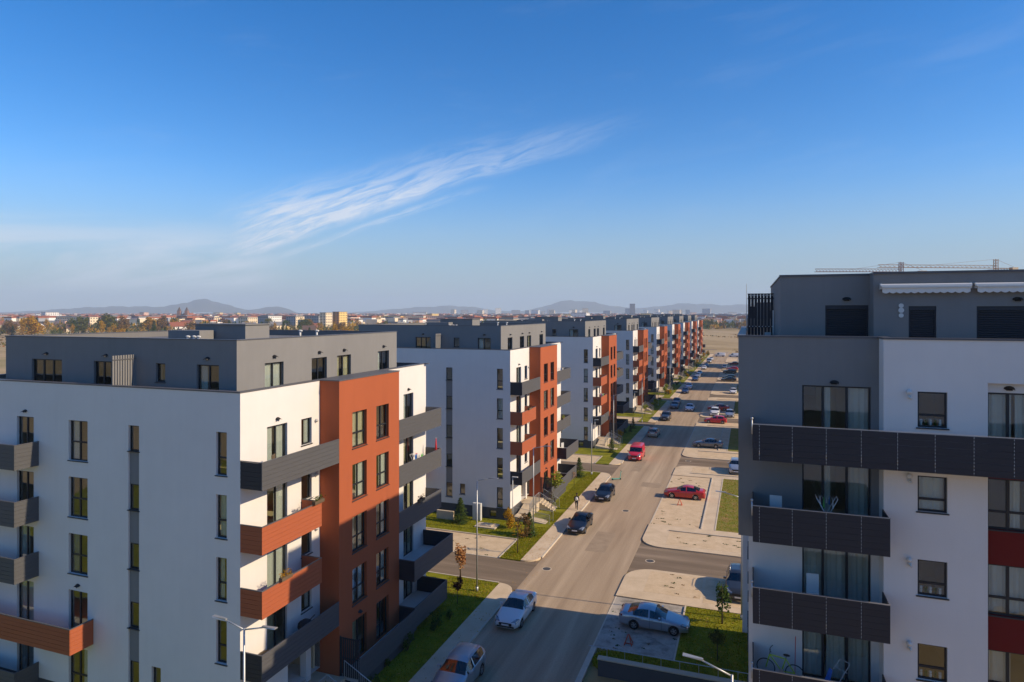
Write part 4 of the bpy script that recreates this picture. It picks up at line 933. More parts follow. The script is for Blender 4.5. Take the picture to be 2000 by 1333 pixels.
# ------------------------------------------------------------------ trees and shrubs
def leaf_quads(mb, pts, size, rr, mi=0):
    for p in pts:
        n = Vector((rr.uniform(-1, 1), rr.uniform(-1, 1), rr.uniform(-.3, 1))).normalized(); a = n.orthogonal().normalized(); q = rr.uniform(0, 6.28)
        a = (Matrix.Rotation(q, 3, n) @ a); b_ = n.cross(a); s_ = size * rr.uniform(.6, 1.25); p = Vector(p)
        mb.add([p - a * s_, p - b_ * s_ * .55, p + a * s_, p + b_ * s_ * .55], ((0, 1, 2, 3),), mi)
def clump_points(rr, n, cx_, cy_, cz_, rx, ry, rz, clumps=9, tight=.42):
    cs = []
    for _ in range(clumps):
        while True:
            v = Vector((rr.uniform(-1, 1), rr.uniform(-1, 1), rr.uniform(-1, 1)))
            if .25 < v.length < .9: break
        cs.append(v)
    pts = []
    for _ in range(n):
        c = rr.choice(cs); v = Vector((rr.gauss(0, 1), rr.gauss(0, 1), rr.gauss(0, 1))).normalized() * (rr.random() ** .45) * tight; v = c + v
        pts.append((cx_ + v.x * rx, cy_ + v.y * ry, cz_ + v.z * rz))
    return pts
TREE_MESH = {}
def tree_data(kind, leaf, seed, n=None):
    key = (kind, leaf, seed)
    if key in TREE_MESH: return TREE_MESH[key]
    rr = random.Random(seed); tr = MB(); cr_ = MB()
    if kind == 'round':          # unit tree: height 1
        tr.tube((0, 0, 0), (.01, 0, .35), .028, .018, 7)
        for i in range(7):
            a = i * 2.4; tr.tube((.01, 0, .28 + .03 * i), (.2 * math.cos(a), .2 * math.sin(a), .5 + .05 * i), .011, .004, 5)
        leaf_quads(cr_, clump_points(rr, n or 600, 0, 0, .56, .36, .36, .42, 14), .042, rr)
    elif kind == 'column':
        tr.tube((0, 0, 0), (0, 0, .9), .02, .006, 6)
        for i in range(9):
            a = i * 2.4; z = .28 + .06 * i; tr.tube((0, 0, z), (.11 * math.cos(a), .11 * math.sin(a), z + .13), .006, .002, 4)
        leaf_quads(cr_, clump_points(rr, n or 420, 0, 0, .62, .16, .16, .38, 14, .5), .036, rr)
    elif kind == 'conifer':
        tr.tube((0, 0, 0), (0, 0, .97), .022, .004, 6)
        for i in range(n or 1150):
            z = rr.random() ** 1.35 * .92 + .06; w = .27 * (1 - z) + .012; a = rr.uniform(0, 6.28); q = w * rr.uniform(.3, 1.25)
            tier = math.sin(z * 46) * .18 + 1; q *= tier
            p = Vector((q * math.cos(a), q * math.sin(a), z - q * .25)); o = Vector((math.cos(a), math.sin(a), -.45)).normalized() * .055; sd = Vector((-math.sin(a), math.cos(a), 0)) * .022
            cr_.add([p - o * .3, p + sd, p + o, p - sd], ((0, 1, 2, 3),))
    elif kind == 'ball':         # clipped ball on a slim stem
        tr.tube((0, 0, 0), (0, 0, .62), .02, .016, 6); leaf_quads(cr_, clump_points(rr, n or 520, 0, 0, .76, .26, .26, .22, 14, .5), .042, rr)
    elif kind == 'bush':
        for i in range(6):
            a = i * 1.05; tr.tube((0, 0, 0), (.25 * math.cos(a), .25 * math.sin(a), .55), .02, .006, 5)
        leaf_quads(cr_, clump_points(rr, n or 480, 0, 0, .5, .42, .42, .48, 10, .5), .062, rr)
    elif kind == 'bare':
        tr.tube((0, 0, 0), (0, 0, .95), .014, .004, 6)
        for i in range(14):
            a = i * 2.4; z = .3 + .045 * i; tr.tube((0, 0, z), (.13 * math.cos(a), .13 * math.sin(a), z + .14), .005, .0015, 4)
        leaf_quads(cr_, clump_points(rr, n or 70, 0, 0, .66, .15, .15, .3, 8, .5), .028, rr)
    TREE_MESH[key] = (tr.mesh('trunk', 'bark', True), cr_.mesh('crown', leaf)); return TREE_MESH[key]
def tree(name, label, kind, leaf, x, y, h, seed=1, wide=1.0, z=.09, group=None, cat='tree', n=None):
    tm_, cm_ = tree_data(kind, leaf, seed, n); t_ = thing(name, label, cat, (x, y, z), (seed * 1.7 + x) % 6.28, group); t_.scale = (h * wide, h * wide, h)
    link('trunk' if cat == 'tree' else 'stems', tm_, t_); link('crown' if cat == 'tree' else 'foliage', cm_, t_); return t_
tree('sapling', 'slim sapling with rust-brown autumn leaves on the lawn by the side street', 'column', 'leaf_rust', -21.4, 47.0, 3.1, 3, 1.15)
tree('sapling', 'small dark maroon ball-headed sapling in the shaded lawn', 'ball', 'leaf_maroon', -20.1, 43.6, 2.0, 4, .7)
tree('sapling', 'thin sapling with sparse yellow leaves at the pale parking pad corner', 'bare', 'leaf_gold', -19.3, 54.6, 3.0, 5, 1.2)
tree('conifer', 'young spruce beside the white meter cabinet', 'conifer', 'needle_dark', -27.6, 60.6, 2.6, 6, 1.2)
tree('conifer', 'young spruce on the lawn behind the green scooter', 'conifer', 'needle_dark', -20.8, 83.0, 2.5, 7, 1.2)
tree('shrub', 'bright yellow shrub below the entrance ramp', 'bush', 'leaf_gold', -22.4, 60.7, 1.9, 8, .85, cat='shrub')
tree('shrub', 'brown-gold shrub on the grass strip by the lamp foot', 'bush', 'leaf_brown', -20.2, 58.8, 2.2, 9, .8, cat='shrub')
tree('conifer', 'dark little spruce next to the brown-gold shrub', 'conifer', 'needle_dark', -19.75, 59.3, 2.3, 10, 1.1)
tree('sapling', 'round yellow-green sapling above the entrance steps', 'ball', 'leaf_lime', -20.5, 70.6, 3.4, 11, 1.05)
tree('sapling', 'reddish thin sapling on the lawn past the entrance steps', 'bare', 'leaf_rust', -20.3, 78.4, 1.9, 12, 1.4)
tree('sapling', 'thin bare sapling in the ramp garden', 'bare', 'leaf_olive', -19.6, 66.3, 2.7, 13, 1.0)
tree('sapling', 'leafy green sapling on the lawn beside the silver sedan', 'column', 'leaf_green', -1.7, 47.0, 2.8, 14, 1.1, .1, n=420)
tree('sapling', 'round-headed sapling in the shaded lawn beside the ramp rail', 'ball', 'leaf_olive', -1.8, 41.9, 1.9, 15, .85, .1)
tree('shrub', 'lime green shrub before the rust terrace of the white sedan block', 'bush', 'leaf_lime', -21.0, 28.9, 2.2, 16, .8, cat='shrub')
for i, (x, y, h) in enumerate(((-20.3, 36.5, 1.1), (-19.9, 39.5, 1.2), (-20.6, 34.2, .9), (-20.0, 32.0, 1.0), (-19.6, 41.2, .7))):
    tree('shrub', ['dark shrub in the shaded lawn near the terrace wall', 'dark rounded shrub in the shaded lawn by the pavement', 'low dark shrub under the terrace wall', 'low shrub near the steps of the white sedan block', 'tiny dark shrub in the shaded lawn'][i], 'bush', 'leaf_green', x, y, h, 17 + i, .85, cat='shrub')
pr = random.Random(31)
for k in range(2, 9):
    y0 = LB_Y[k]
    for q in range(5):
        kd, lf = pr.choice([('conifer', 'needle_dark'), ('ball', 'leaf_lime'), ('bush', 'leaf_gold'), ('bush', 'leaf_green'), ('round', 'leaf_olive'), ('bush', 'leaf_lime')])
        nm = {'conifer': 'conifer', 'bush': 'shrub'}.get(kd, 'sapling'); adj = {'needle_dark': 'dark spruce', 'leaf_lime': 'lime green', 'leaf_gold': 'golden', 'leaf_green': 'green', 'leaf_olive': 'olive green'}[lf]
        tree(nm, '%s %s in the front garden of the %s block' % (adj, '' if kd == 'conifer' else nm, ordn[k]) if kd != 'conifer' else 'dark spruce in the front garden of the %s block' % ordn[k], kd, lf, pr.uniform(-20.9, -19.0), y0 + pr.choice([-3, -1.5, 7.5, 10, 13, 16, 20]) + pr.uniform(-.6, .6), pr.uniform(1.2, 2.6), pr.randint(40, 46), 1.0, group='front garden plants', cat='shrub' if kd == 'bush' else 'tree')
# grass blades so that lawn edges and surface are not flat
gb = MB(); gr = random.Random(3)
def blades(x0, x1, y0, y1, n, z=.09):
    for _ in range(n):
        x, y = gr.uniform(x0, x1), gr.uniform(y0, y1); a = gr.uniform(0, 6.28); h = gr.uniform(.04, .11); w = .03; l = gr.uniform(-.05, .05)
        gb.add([(x - w * math.cos(a), y - w * math.sin(a), z), (x + w * math.cos(a), y + w * math.sin(a), z), (x + l, y + l, z + h)], ((0, 1, 2),))
blades(-22.8, -18.5, 30, 48, 9000); blades(-20.4, -18.5, 53.1, 62, 3500); blades(-36, -20.4, 58.1, 62.4, 5000); blades(-20.3, -18.5, 69, 85.6, 5000); blades(-18.7, -18.55, 53, 85, 500)
blades(-4.2, 3, 38.6, 48.9, 9000, .1); blades(-9.0, -4.3, 38.6, 40.9, 2500, .1); blades(-3, 2, 67, 88, 5000, .1); blades(-19.9, -18.5, 63.9, 67.2, 1200)
o = gb.build('grass', 'grass_blade'); tag(o, 'short lawn grass along the street', 'grass', kind='stuff')

# ------------------------------------------------------------------ small things
# white meter cabinet and pale hatch slab by the second block
t_ = thing('meter_cabinet', 'white metal meter cabinet against the dark plinth', 'cabinet', (-26.3, 61.9, .09)); m = MB(); m.box(-.45, .45, -.18, .18, 0, 1.75); m.build('housing', 'white_metal', t_); m = MB(); m.box(-.40, -.01, -.20, -.181, .12, 1.66); m.build('door', 'white_metal', t_); m = MB(); m.box(.01, .40, -.20, -.181, .12, 1.66); m.build('door', 'white_metal', t_)
t_ = thing('cellar_hatch', 'pale concrete cellar hatch in the lawn below the plinth', 'hatch', (-24.6, 60.4, .09)); m = MB(); m.box(-1.1, 1.1, -.7, .7, 0, .12); m.build('slab', 'concrete', t_); m = MB(); m.box(-.5, .6, -.35, .35, .121, .2); m.build('lid', 'concrete', t_)
m = MB(); m.box(-30.5, -28.6, 61.0, 61.25, .05, .95); tag(m.build('garden_wall', 'concrete'), 'low concrete wall in the lawn behind the young spruce', 'wall')
# folded orange barriers
for x, y, l in ((-7.3, 42.2, 'orange folding parking barrier standing in the shade-darkened bay'), (-7.2, 74.6, 'orange folding parking barrier beside the dark red sedan')):
    t_ = thing('parking_barrier', l, 'barrier', (x, y, .034))
    for sy in (-.2, .2):
        m = MB(); m.tube((sy * 1.2, -.25, 0), (sy * .15, 0, .62), .035, n=6); m.tube((sy * 1.2, .25, 0), (sy * .15, 0, .62), .035, n=6); m.build('leg', 'orange_paint', t_)
    m = MB(); m.tube((-.28, 0, .03), (.28, 0, .03), .03, n=6); m.build('base_bar', 'orange_paint', t_)
# manholes, each a ring with its lid
for x, y, l in ((-15.9, 52.3, 'iron manhole cover where the side street meets the road'), (-8.0, 57.0, 'iron manhole cover in the side street by the parking bays'), (-12.5, 70.5, 'iron manhole cover in the sunlit road'), (-8.2, 97.2, 'iron manhole cover in the second side street')):
    t_ = thing('manhole_cover', l, 'manhole', (x, y, .0)); m = MB(); m.tube((0, 0, -.02), (0, 0, .006), .42, n=20); m.build('ring', 'concrete', t_); m = MB(); m.tube((0, 0, .006), (0, 0, .012), .33, n=20); m.build('lid', 'plinth_plaster', t_)
# the silver puddle-like wall lamp, mast
t_ = thing('antenna_mast', 'thin antenna mast on the roof terrace of the awning block', 'antenna', (-.1, 37.6, 20.5)); m = MB(); m.tube((0, 0, 0), (0, 0, 2.55), .02, .012, 6); m.build('rod', 'galvanised', t_); m = MB(); m.box(-.06, .06, -.06, .06, 0, .12); m.build('foot', 'galvanised', t_)
# green rental scooter
t_ = thing('electric_scooter', 'mint green rental scooter standing at the road edge', 'scooter', (-15.9, 83.1, .0), R(35))
m = MB(); m.box(-.55, .42, -.08, .08, .14, .20); m.build('deck', 'mint_paint', t_); m = MB(); m.tube((.45, 0, .15), (.62, 0, 1.12), .04, n=8); m.build('stem', 'mint_paint', t_); m = MB(); m.tube((.62, -.26, 1.12), (.62, .26, 1.12), .022, n=6); m.build('handlebar', 'black_plastic', t_)
for x in (.5, -.55):
    m = MB(); m.tube((x, -.03, .12), (x, .03, .12), .12, n=14); m.build('wheel', 'rubber', t_)
m = MB(); m.box(-.70, -.5, -.06, .06, .24, .28); m.build('mudguard', 'mint_paint', t_)

# person walking on the pavement: dark clothes, white bag on the back
def person(x, y, rz, label):
    t_ = thing('person', label, 'person', (x, y, .12), rz)
    J = {'pel': (0, 0, .95), 'ch': (0, -.03, 1.28), 'nk': (0, -.05, 1.50), 'hd0': (0, -.06, 1.58), 'sl': (.19, -.03, 1.42), 'el': (.24, .05, 1.14), 'wl': (.23, -.10, .90), 'sr': (-.19, -.03, 1.42), 'er': (-.25, -.02, 1.14), 'wr': (-.23, -.16, .92),
         'hl': (.10, 0, .90), 'kl': (.11, -.16, .50), 'al': (.11, -.20, .09), 'tl': (.11, -.36, .05), 'hr': (-.10, 0, .90), 'kr': (-.11, .06, .49), 'ar': (-.11, .30, .13), 'tr': (-.11, .20, .04)}
    E_ = [('pel', 'ch'), ('ch', 'nk'), ('nk', 'hd0'), ('ch', 'sl'), ('sl', 'el'), ('el', 'wl'), ('ch', 'sr'), ('sr', 'er'), ('er', 'wr'), ('pel', 'hl'), ('hl', 'kl'), ('kl', 'al'), ('al', 'tl'), ('pel', 'hr'), ('hr', 'kr'), ('kr', 'ar'), ('ar', 'tr')]
    rad = {'pel': .15, 'ch': .16, 'nk': .065, 'hd0': .06, 'sl': .07, 'el': .05, 'wl': .035, 'sr': .07, 'er': .05, 'wr': .035, 'hl': .10, 'kl': .065, 'al': .045, 'tl': .04, 'hr': .10, 'kr': .065, 'ar': .045, 'tr': .04}
    ks = list(J); me = bpy.data.meshes.new('body'); me.from_pydata([J[k] for k in ks], [(ks.index(a), ks.index(b_)) for a, b_ in E_], []); me.materials.append(M['cloth_dark'])
    bo = link('body', me, t_); md = bo.modifiers.new('skin', 'SKIN'); me.skin_vertices.new() if not me.skin_vertices else None
    for i, k in enumerate(ks): d = me.skin_vertices[0].data[i]; d.radius = (rad[k], rad[k] * (.72 if k in ('pel', 'ch') else 1)); d.use_root = (k == 'pel')
    sb = bo.modifiers.new('sub', 'SUBSURF'); sb.levels = 1; sb.render_levels = 2
    m = MB(); m.ball((0, -.07, 1.68), .105, 12, 10, (.82, .95, 1.18)); m.ball((0, -.175, 1.67), .022, 6, 5); m.ball((.085, -.06, 1.67), .022, 6, 5, (.5, 1, 1.4)); m.ball((-.085, -.06, 1.67), .022, 6, 5, (.5, 1, 1.4)); m.build('head', 'skin', t_, True)
    m = MB(); m.ball((0, -.045, 1.715), .115, 12, 8, (.86, .95, 1.0)); m.build('hair', 'hair', t_, True)
    for sx, w in ((1, J['wl']), (-1, J['wr'])):
        m = MB(); w = Vector(w); m.ball(w + Vector((0, -.01, -.05)), .04, 8, 6, (.55, .9, 1.15))
        for i in range(4): q = w + Vector((0, -.035 + .022 * i, -.09)); m.tube(q, q + Vector((-sx * .01, .005, -.035)), .010, .009, 5); m.tube(q + Vector((-sx * .01, .005, -.035)), q + Vector((-sx * .025, .008, -.06 - (.01 if i in (1, 2) else 0))), .009, .007, 5)
        m.tube(w + Vector((0, -.045, -.03)), w + Vector((-sx * .01, -.075, -.075)), .011, .009, 5); m.build('hand', 'skin', t_, True)
    b_ = MB(); b_.ball((0, .15, 1.22), .2, 12, 8, (.8, .48, 1.05)); b_.build('backpack', 'cloth_white', t_, True)
    return t_
person(-17.5, 68.7, R(185), 'person in dark clothes walking past the black sedan with a white backpack')

# laundry racks, bicycle and other things left on balconies
def drying_rack(x, y, z, label, rz=0, w=.75, d=.9, h=.95, cols=('cloth_white', 'cloth_red', 'cloth_blue', 'cloth_white', 'cloth_green')):
    t_ = thing('drying_rack', label, 'drying rack', (x, y, z), rz); m = MB()
    for sy in (-d / 2, d / 2):
        m.tube((-w / 2, sy, 0), (w / 2, sy * .9, h), .012, n=5); m.tube((w / 2, sy, 0), (-w / 2, sy * .9, h), .012, n=5)
    for sx in (-w / 2, w / 2): m.tube((sx, -d / 2, h), (sx, d / 2, h), .012, n=5)
    for i in range(8): m.tube((-w / 2 + w * i / 7, -d / 2, h), (-w / 2 + w * i / 7, d / 2, h), .005, n=4)
    m.build('frame', 'white_metal', t_)
    for i, c in enumerate(cols):
        m = MB(); xx = -w / 2 + w * (i + .5) / len(cols); n = 6
        for k in range(n):
            wd = d * (.22 + .12 * (i % 3)); c0 = d * .22 * math.sin(i * 2.1); y0 = c0 - wd / 2 + wd * k / n; y1 = c0 - wd / 2 + wd * (k + 1) / n; a0 = .03 * math.sin(k * 1.7 + i); a1 = .03 * math.sin((k + 1) * 1.7 + i); dp = .22 + .07 * (i % 3)
            m.quad((xx + a0, y0, h - dp), (xx + a1, y1, h - dp), (xx, y1, h + .01), (xx, y0, h + .01))
        m.build('garment', c, t_, True)
    return t_
drying_rack(-22.35, 41.6, FL[3], 'drying rack with white, red and blue laundry on a grey street balcony', h=1.15)
drying_rack(2.75, 27.0, RF[4], 'small drying rack with blue and white socks on the panelled balcony', 0, .72, .5, 1.42, ('cloth_dark', 'cloth_white', 'cloth_green', 'cloth_white', 'cloth_blue', 'cloth_white', 'cloth_dark'))
def bicycle(x, y, z, rz, label):
    t_ = thing('bicycle', label, 'bicycle', (x, y, z), rz)
    for wx in (-.52, .52):
        m = MB(); pr_ = [(wx + .33 * math.cos(2 * math.pi * i / 20), 0, .34 + .33 * math.sin(2 * math.pi * i / 20)) for i in range(21)]; m.path(pr_, .02, 5); w_ = m.build('wheel', 'rubber', t_)
        m = MB()
        for i in range(8): a = math.pi * i / 4; m.tube((wx, 0, .34), (wx + .32 * math.cos(a), 0, .34 + .32 * math.sin(a)), .004, n=4)
        m.build('spoke', 'galvanised', w_)
    m = MB(); bb, st_, hd = (-.05, 0, .32), (-.2, 0, .82), (.38, 0, .86)
    for a, b_ in ((bb, st_), (bb, hd), (st_, hd), (bb, (-.52, 0, .34)), (st_, (-.52, 0, .34)), (hd, (.52, 0, .34))): m.tube(a, b_, .024, n=6)
    m.build('frame', 'lime_paint', t_); m = MB(); m.ball((-.23, 0, .97), .1, 8, 5, (1.35, .8, .4)); m.tube((-.2, 0, .82), (-.22, 0, .95), .014, n=5); m.build('saddle', 'black_plastic', t_, True)
    m = MB(); m.tube((.38, 0, .86), (.36, 0, 1.08), .016, n=5); m.path([(.30, -.29, 1.10), (.37, -.1, 1.08), (.37, .1, 1.08), (.30, .29, 1.10)], .015, 5); m.build('handlebar', 'black_plastic', t_)
    m = MB(); m.tube((-.05, -.05, .32), (-.05, .05, .32), .09, n=12); m.build('crank', 'galvanised', t_); return t_
bicycle(1.15, 27.2, RF[2] + .28, R(172), 'lime green bicycle standing on the panelled balcony')
t_ = thing('broom', 'red-handled broom leaning by the balcony window', 'broom', (1.72, 28.0, RF[2])); m = MB(); m.tube((0, 0, .05), (.03, .1, 1.6), .014, n=6); m.build('handle', 'cloth_red', t_); m = MB(); m.box(-.15, .15, -.03, .03, 0, .1); m.build('head', 'black_plastic', t_)
def chair(x, y, z, rz, label, mat_):
    t_ = thing('chair', label, 'chair', (x, y, z), rz); m = MB(); m.box(-.22, .22, -.22, .22, .42, .46); m.build('seat', mat_, t_); m = MB(); m.prism([(-.22, .2), (.22, .2), (.22, .24), (-.22, .24)], .46, 1.2); m.build('backrest', mat_, t_)
    for sx in (-.2, .2):
        for sy in (-.2, .2): m = MB(); m.tube((sx, sy, 0), (sx, sy, .42), .016, n=6); m.build('leg', 'galvanised', t_)
chair(2.35, 27.7, RF[3], 0, 'pale chair with high back on the panelled balcony', 'curtain_white')
chair(1.0, 27.2, RF[4], 0, 'white plastic chair behind the balcony rail beside the small drying rack', 'white_metal')
t_ = thing('clothes_airer', 'folded metal clothes airer leaning against the balcony window', 'drying rack', (3.0, 27.4, RF[2])); m = MB()
for a, b_ in (((-.5, 0, 0), (.3, .2, 1.25)), ((-.1, -.3, 0), (.6, 0, 1.2)), ((.3, .2, 1.25), (.6, 0, 1.2)), ((-.5, 0, 0), (-.1, -.3, 0)), ((.1, .15, .95), (.5, -.05, .85))): m.tube(a, b_, .014, n=5)
m.build('frame', 'galvanised', t_); m = MB(); m.quad((-.35, -.02, .25), (-.15, -.12, .2), (.0, .0, .85), (-.1, .1, .9)); m.build('garment', 'cloth_blue', t_)
m = MB(); br = random.Random(2)
t_ = thing('stroller', 'dark covered baby stroller on the grey balcony above the entrance', 'stroller', (-22.25, 28.9, FL[1]), R(60))
m.ball((0, 0, .75), .38, 10, 8, (1.1, .8, .85)); m.build('hood', 'cloth_dark', t_, True); m = MB(); m.tube((-.35, 0, .5), (.55, 0, 1.15), .025, n=6); m.tube((-.4, -.25, .15), (.4, .25, .7), .02, n=6); m.tube((-.4, .25, .15), (.4, -.25, .7), .02, n=6); m.build('frame', 'black_plastic', t_)
for sx in (-.4, .4):
    for sy in (-.25, .25): m = MB(); m.tube((sx, sy - .02, .12), (sx, sy + .02, .12), .12, n=12); m.build('wheel', 'rubber', t_)
t_ = thing('covered_table', 'low brown covered table on the grey balcony above the entrance', 'table', (-22.2, 25.9, FL[1])); m = MB(); m.tube((0, 0, .62), (0, 0, .7), .42, .4, 16); m.build('top', 'cover_brown', t_); m = MB(); m.tube((0, 0, 0), (0, 0, .62), .08, .06, 8); m.build('leg', 'cover_brown', t_)
# planters with flowers on balconies
def planter(x, y, z, label, leaf):
    t_ = thing('planter', label, 'planter', (x, y, z)); m = MB(); m.box(-.1, .1, -.4, .4, 0, .18); m.build('trough', 'cover_brown', t_); m = MB(); rr = random.Random(int(y * 10)); leaf_quads(m, [(rr.gauss(0, .08), rr.uniform(-.4, .4), .2 + abs(rr.gauss(0, .12))) for _ in range(90)], .05, rr); m.build('foliage', leaf, t_)
planter(-21.6, 40.8, FL[2] + 1.12, 'planter of red flowers on the rail above the shaded balcony', 'leaf_maroon')
planter(-21.6, LB_Y[2] + 14.6, FL[3] + 1.12, 'planter of golden plants on a balcony rail behind the red van', 'leaf_gold')

# ------------------------------------------------------------------ the town beyond, hills, cranes
CY, SY = math.cos(R(YAW)), math.sin(R(YAW))
def ground_at(u, d):
    """point on the plain: u = sideways tangent from the view axis, d = metres along it"""
    return (-SY + u * CY) * d, (CY + u * SY) * d
def colmat(name, c, rough=.9):
    if name not in MATS: pmat(name, c, rough, var=.1, vscale=.15)
    return name
for n_, c_ in (('far_cream', (.78, .64, .44)), ('far_pink', (.74, .48, .36)), ('far_white', (.85, .82, .76)), ('far_grey', (.34, .35, .37)), ('far_orange', (.62, .27, .08)), ('far_red', (.52, .10, .05)), ('far_yellow', (.80, .56, .20)), ('far_tile', (.30, .10, .055)), ('far_tile_dark', (.12, .075, .06)), ('far_roof_grey', (.18, .18, .19)), ('far_window', (.05, .06, .075)), ('far_blue', (.20, .34, .50)), ('far_brick', (.28, .13, .08))): colmat(n_, c_)
tr_ = random.Random(99)
def block(u, d, w, l, h, wall, label, rz=0.0, storeys=5, side=None, group='apartment blocks of the town', cols=None):
    """w across (local x), l deep (local y)"""
    x, y = ground_at(u, d); t_ = thing('apartment_block', label, 'building', (x, y, GROUND_Z), rz, group)
    m = MB(); m.box(-w / 2, w / 2, -l / 2, l / 2, 0, h); m.build('wall', wall, t_)
    if side:
        m = MB(); m.box(w / 2 - .02, w / 2 + .08, -l / 2 + .02, l / 2 - .02, .05, h - .05); m.build('end_wall', side, t_)
    m = MB(); m.box(-w / 2 - .3, w / 2 + .3, -l / 2 - .3, l / 2 + .3, h, h + .5); m.build('roof', 'far_roof_grey', t_)
    m = MB(); nx = max(2, int(w / 3.4)); ny = max(2, int(l / 3.4)); hs_ = h / storeys
    for s_ in range(storeys):
        z = s_ * hs_ + hs_ * .32
        for i in range(nx): xx = -w / 2 + w * (i + .5) / nx; m.box(xx - .75, xx + .75, -l / 2 - .05, -l / 2 + .02, z, z + hs_ * .45)
        for i in range(ny): yy = -l / 2 + l * (i + .5) / ny; m.box(w / 2 - .02, w / 2 + .12, yy - .75, yy + .75, z, z + hs_ * .45)
    m.build('window_bands', 'far_window', t_)['kind'] = 'stuff'
    return t_
def u_of(px): return (px - 1000) / 1272.
# the blocks one can tell apart
spec = [(150, 900, 66, 12, 15, 'far_cream', 'long cream block half hidden by olive trees', 4), (385, 960, 18, 30, 14, 'far_pink', 'pink block at the start of the cream row', 4), (425, 930, 20, 34, 14, 'far_cream', 'cream block next to the pink one', 4), (462, 930, 20, 36, 14, 'far_pink', 'pink block next to the sunlit white gable', 4),
        (490, 900, 16, 30, 14.5, 'far_cream', 'cream block beside the pink one in the row', 4), (527, 860, 17, 26, 16.5, 'far_grey', 'block coloured grey for shade with a sunlit white gable', 5), (578, 850, 15, 20, 16, 'far_grey', 'block coloured grey for shade with a sunlit cream gable', 5), (618, 845, 22, 20, 17, 'far_grey', 'grey block beside the tall cream stair tower', 5), (637, 840, 9, 14, 21, 'far_cream', 'tall cream stair tower', 6), (664, 860, 10, 18, 22, 'far_orange', 'orange, white and red tower', 7)]
for px, d, w, l, h, wall, label, st_ in spec:
    sd = {'block coloured grey for shade with a sunlit white gable': 'far_white', 'block coloured grey for shade with a sunlit cream gable': 'far_cream', 'orange, white and red tower': 'far_yellow'}.get(label)  # two blocks: shade painted as grey walls, sunlight as pale gable colour
    block(u_of(px), d, w, l, h, wall, label + ' in the town', 0, st_, sd)
for i, px in enumerate((718, 762, 806, 846)):
    block(u_of(px), 1050 + 4 * i, 42, 13, 15.5, ['far_cream', 'far_yellow', 'far_cream', 'far_pink'][i], ['cream slab block first in the long row beside the towers', 'yellow slab block in the long row', 'cream slab block past the yellow one', 'pink slab block ending the long row'][i], .12, 4)
pal = ['far_cream', 'far_white', 'far_pink', 'far_grey', 'far_yellow', 'far_white']
nmp = {'far_cream': 'cream', 'far_white': 'white', 'far_pink': 'pink', 'far_grey': 'grey', 'far_yellow': 'yellow'}
for i in range(58):
    px = tr_.uniform(-30, 1470); d = tr_.choice([tr_.uniform(1300, 2200), tr_.uniform(2000, 3200)]); h = tr_.uniform(12, 18) * (1.25 if tr_.random() < .25 else 1); wl = tr_.choice(pal)
    block(u_of(px), d, tr_.uniform(14, 46), tr_.uniform(12, 30), h, wl, '%s apartment block among the distant roofs' % nmp[wl], tr_.uniform(-.4, .4), max(3, int(h / 3)), group='%s distant blocks' % nmp[wl])
for i in range(26):      # the tall estate on the skyline
    px = tr_.uniform(870, 1450); d = tr_.uniform(3000, 3800); wl = tr_.choice(['far_white', 'far_cream', 'far_grey'])
    block(u_of(px), d, tr_.uniform(20, 40), tr_.uniform(14, 24), tr_.uniform(28, 42), wl, '%s high-rise on the skyline' % nmp[wl], tr_.uniform(-.3, .5), 10, group='%s skyline high-rises' % nmp[wl])
block(u_of(1235), 1900, 15, 15, 46, 'far_grey', 'slim dark tower block on the skyline', .2, 14, 'far_cream')
# houses
def house_mesh(w, l, h, rh, wall, roof):
    a = MB(); a.box(-w / 2, w / 2, -l / 2, l / 2, 0, h); a.add([(-w / 2, -l / 2, h), (w / 2, -l / 2, h), (0, -l / 2, h + rh * .93), (-w / 2, l / 2, h), (w / 2, l / 2, h), (0, l / 2, h + rh * .93)], ((0, 1, 2), (5, 4, 3)))
    b_ = MB(); e = .5
    for s_ in (-1, 1): b_.add([(s_ * (w / 2 + e), -l / 2 - e, h - .35), (0, -l / 2 - e, h + rh), (0, l / 2 + e, h + rh), (s_ * (w / 2 + e), l / 2 + e, h - .35), (s_ * (w / 2 + e), -l / 2 - e, h - .1), (0, -l / 2 - e, h + rh + .25), (0, l / 2 + e, h + rh + .25), (s_ * (w / 2 + e), l / 2 + e, h - .1)], [(0, 1, 2, 3), (7, 6, 5, 4), (0, 4, 5, 1), (2, 6, 7, 3), (0, 3, 7, 4)])
    b_.box(w * .12, w * .12 + .7, -.4, .3, h + rh * .4, h + rh + .9)
    c_ = MB()
    for s_ in (-1, 1):
        for k in (-.3, .05, .32):
            for z in ((.9,) if h < 4.5 else (.9, 3.8)):
                c_.box(w * k - .5, w * k + .5, s_ * (l / 2 - .02), s_ * (l / 2 + .06), z, z + 1.3); c_.box(s_ * (w / 2 - .02), s_ * (w / 2 + .06), l * k - .5, l * k + .5, z, z + 1.3)
    return a.mesh('wall', wall), b_.mesh('roof', roof), c_.mesh('window_bands', 'far_window')
HM = {}
for wl in ('far_white', 'far_cream', 'far_yellow', 'far_brick', 'far_pink'):
    for rf in ('far_tile', 'far_tile_dark', 'far_roof_grey'): HM[(wl, rf)] = house_mesh(tr_.uniform(8, 11), tr_.uniform(9, 14), tr_.choice([3.2, 5.8]), tr_.uniform(2.4, 3.8), wl, rf)
nr = {'far_tile': 'red tiled', 'far_tile_dark': 'brown', 'far_roof_grey': 'grey'}; nmp['far_brick'] = 'brick'
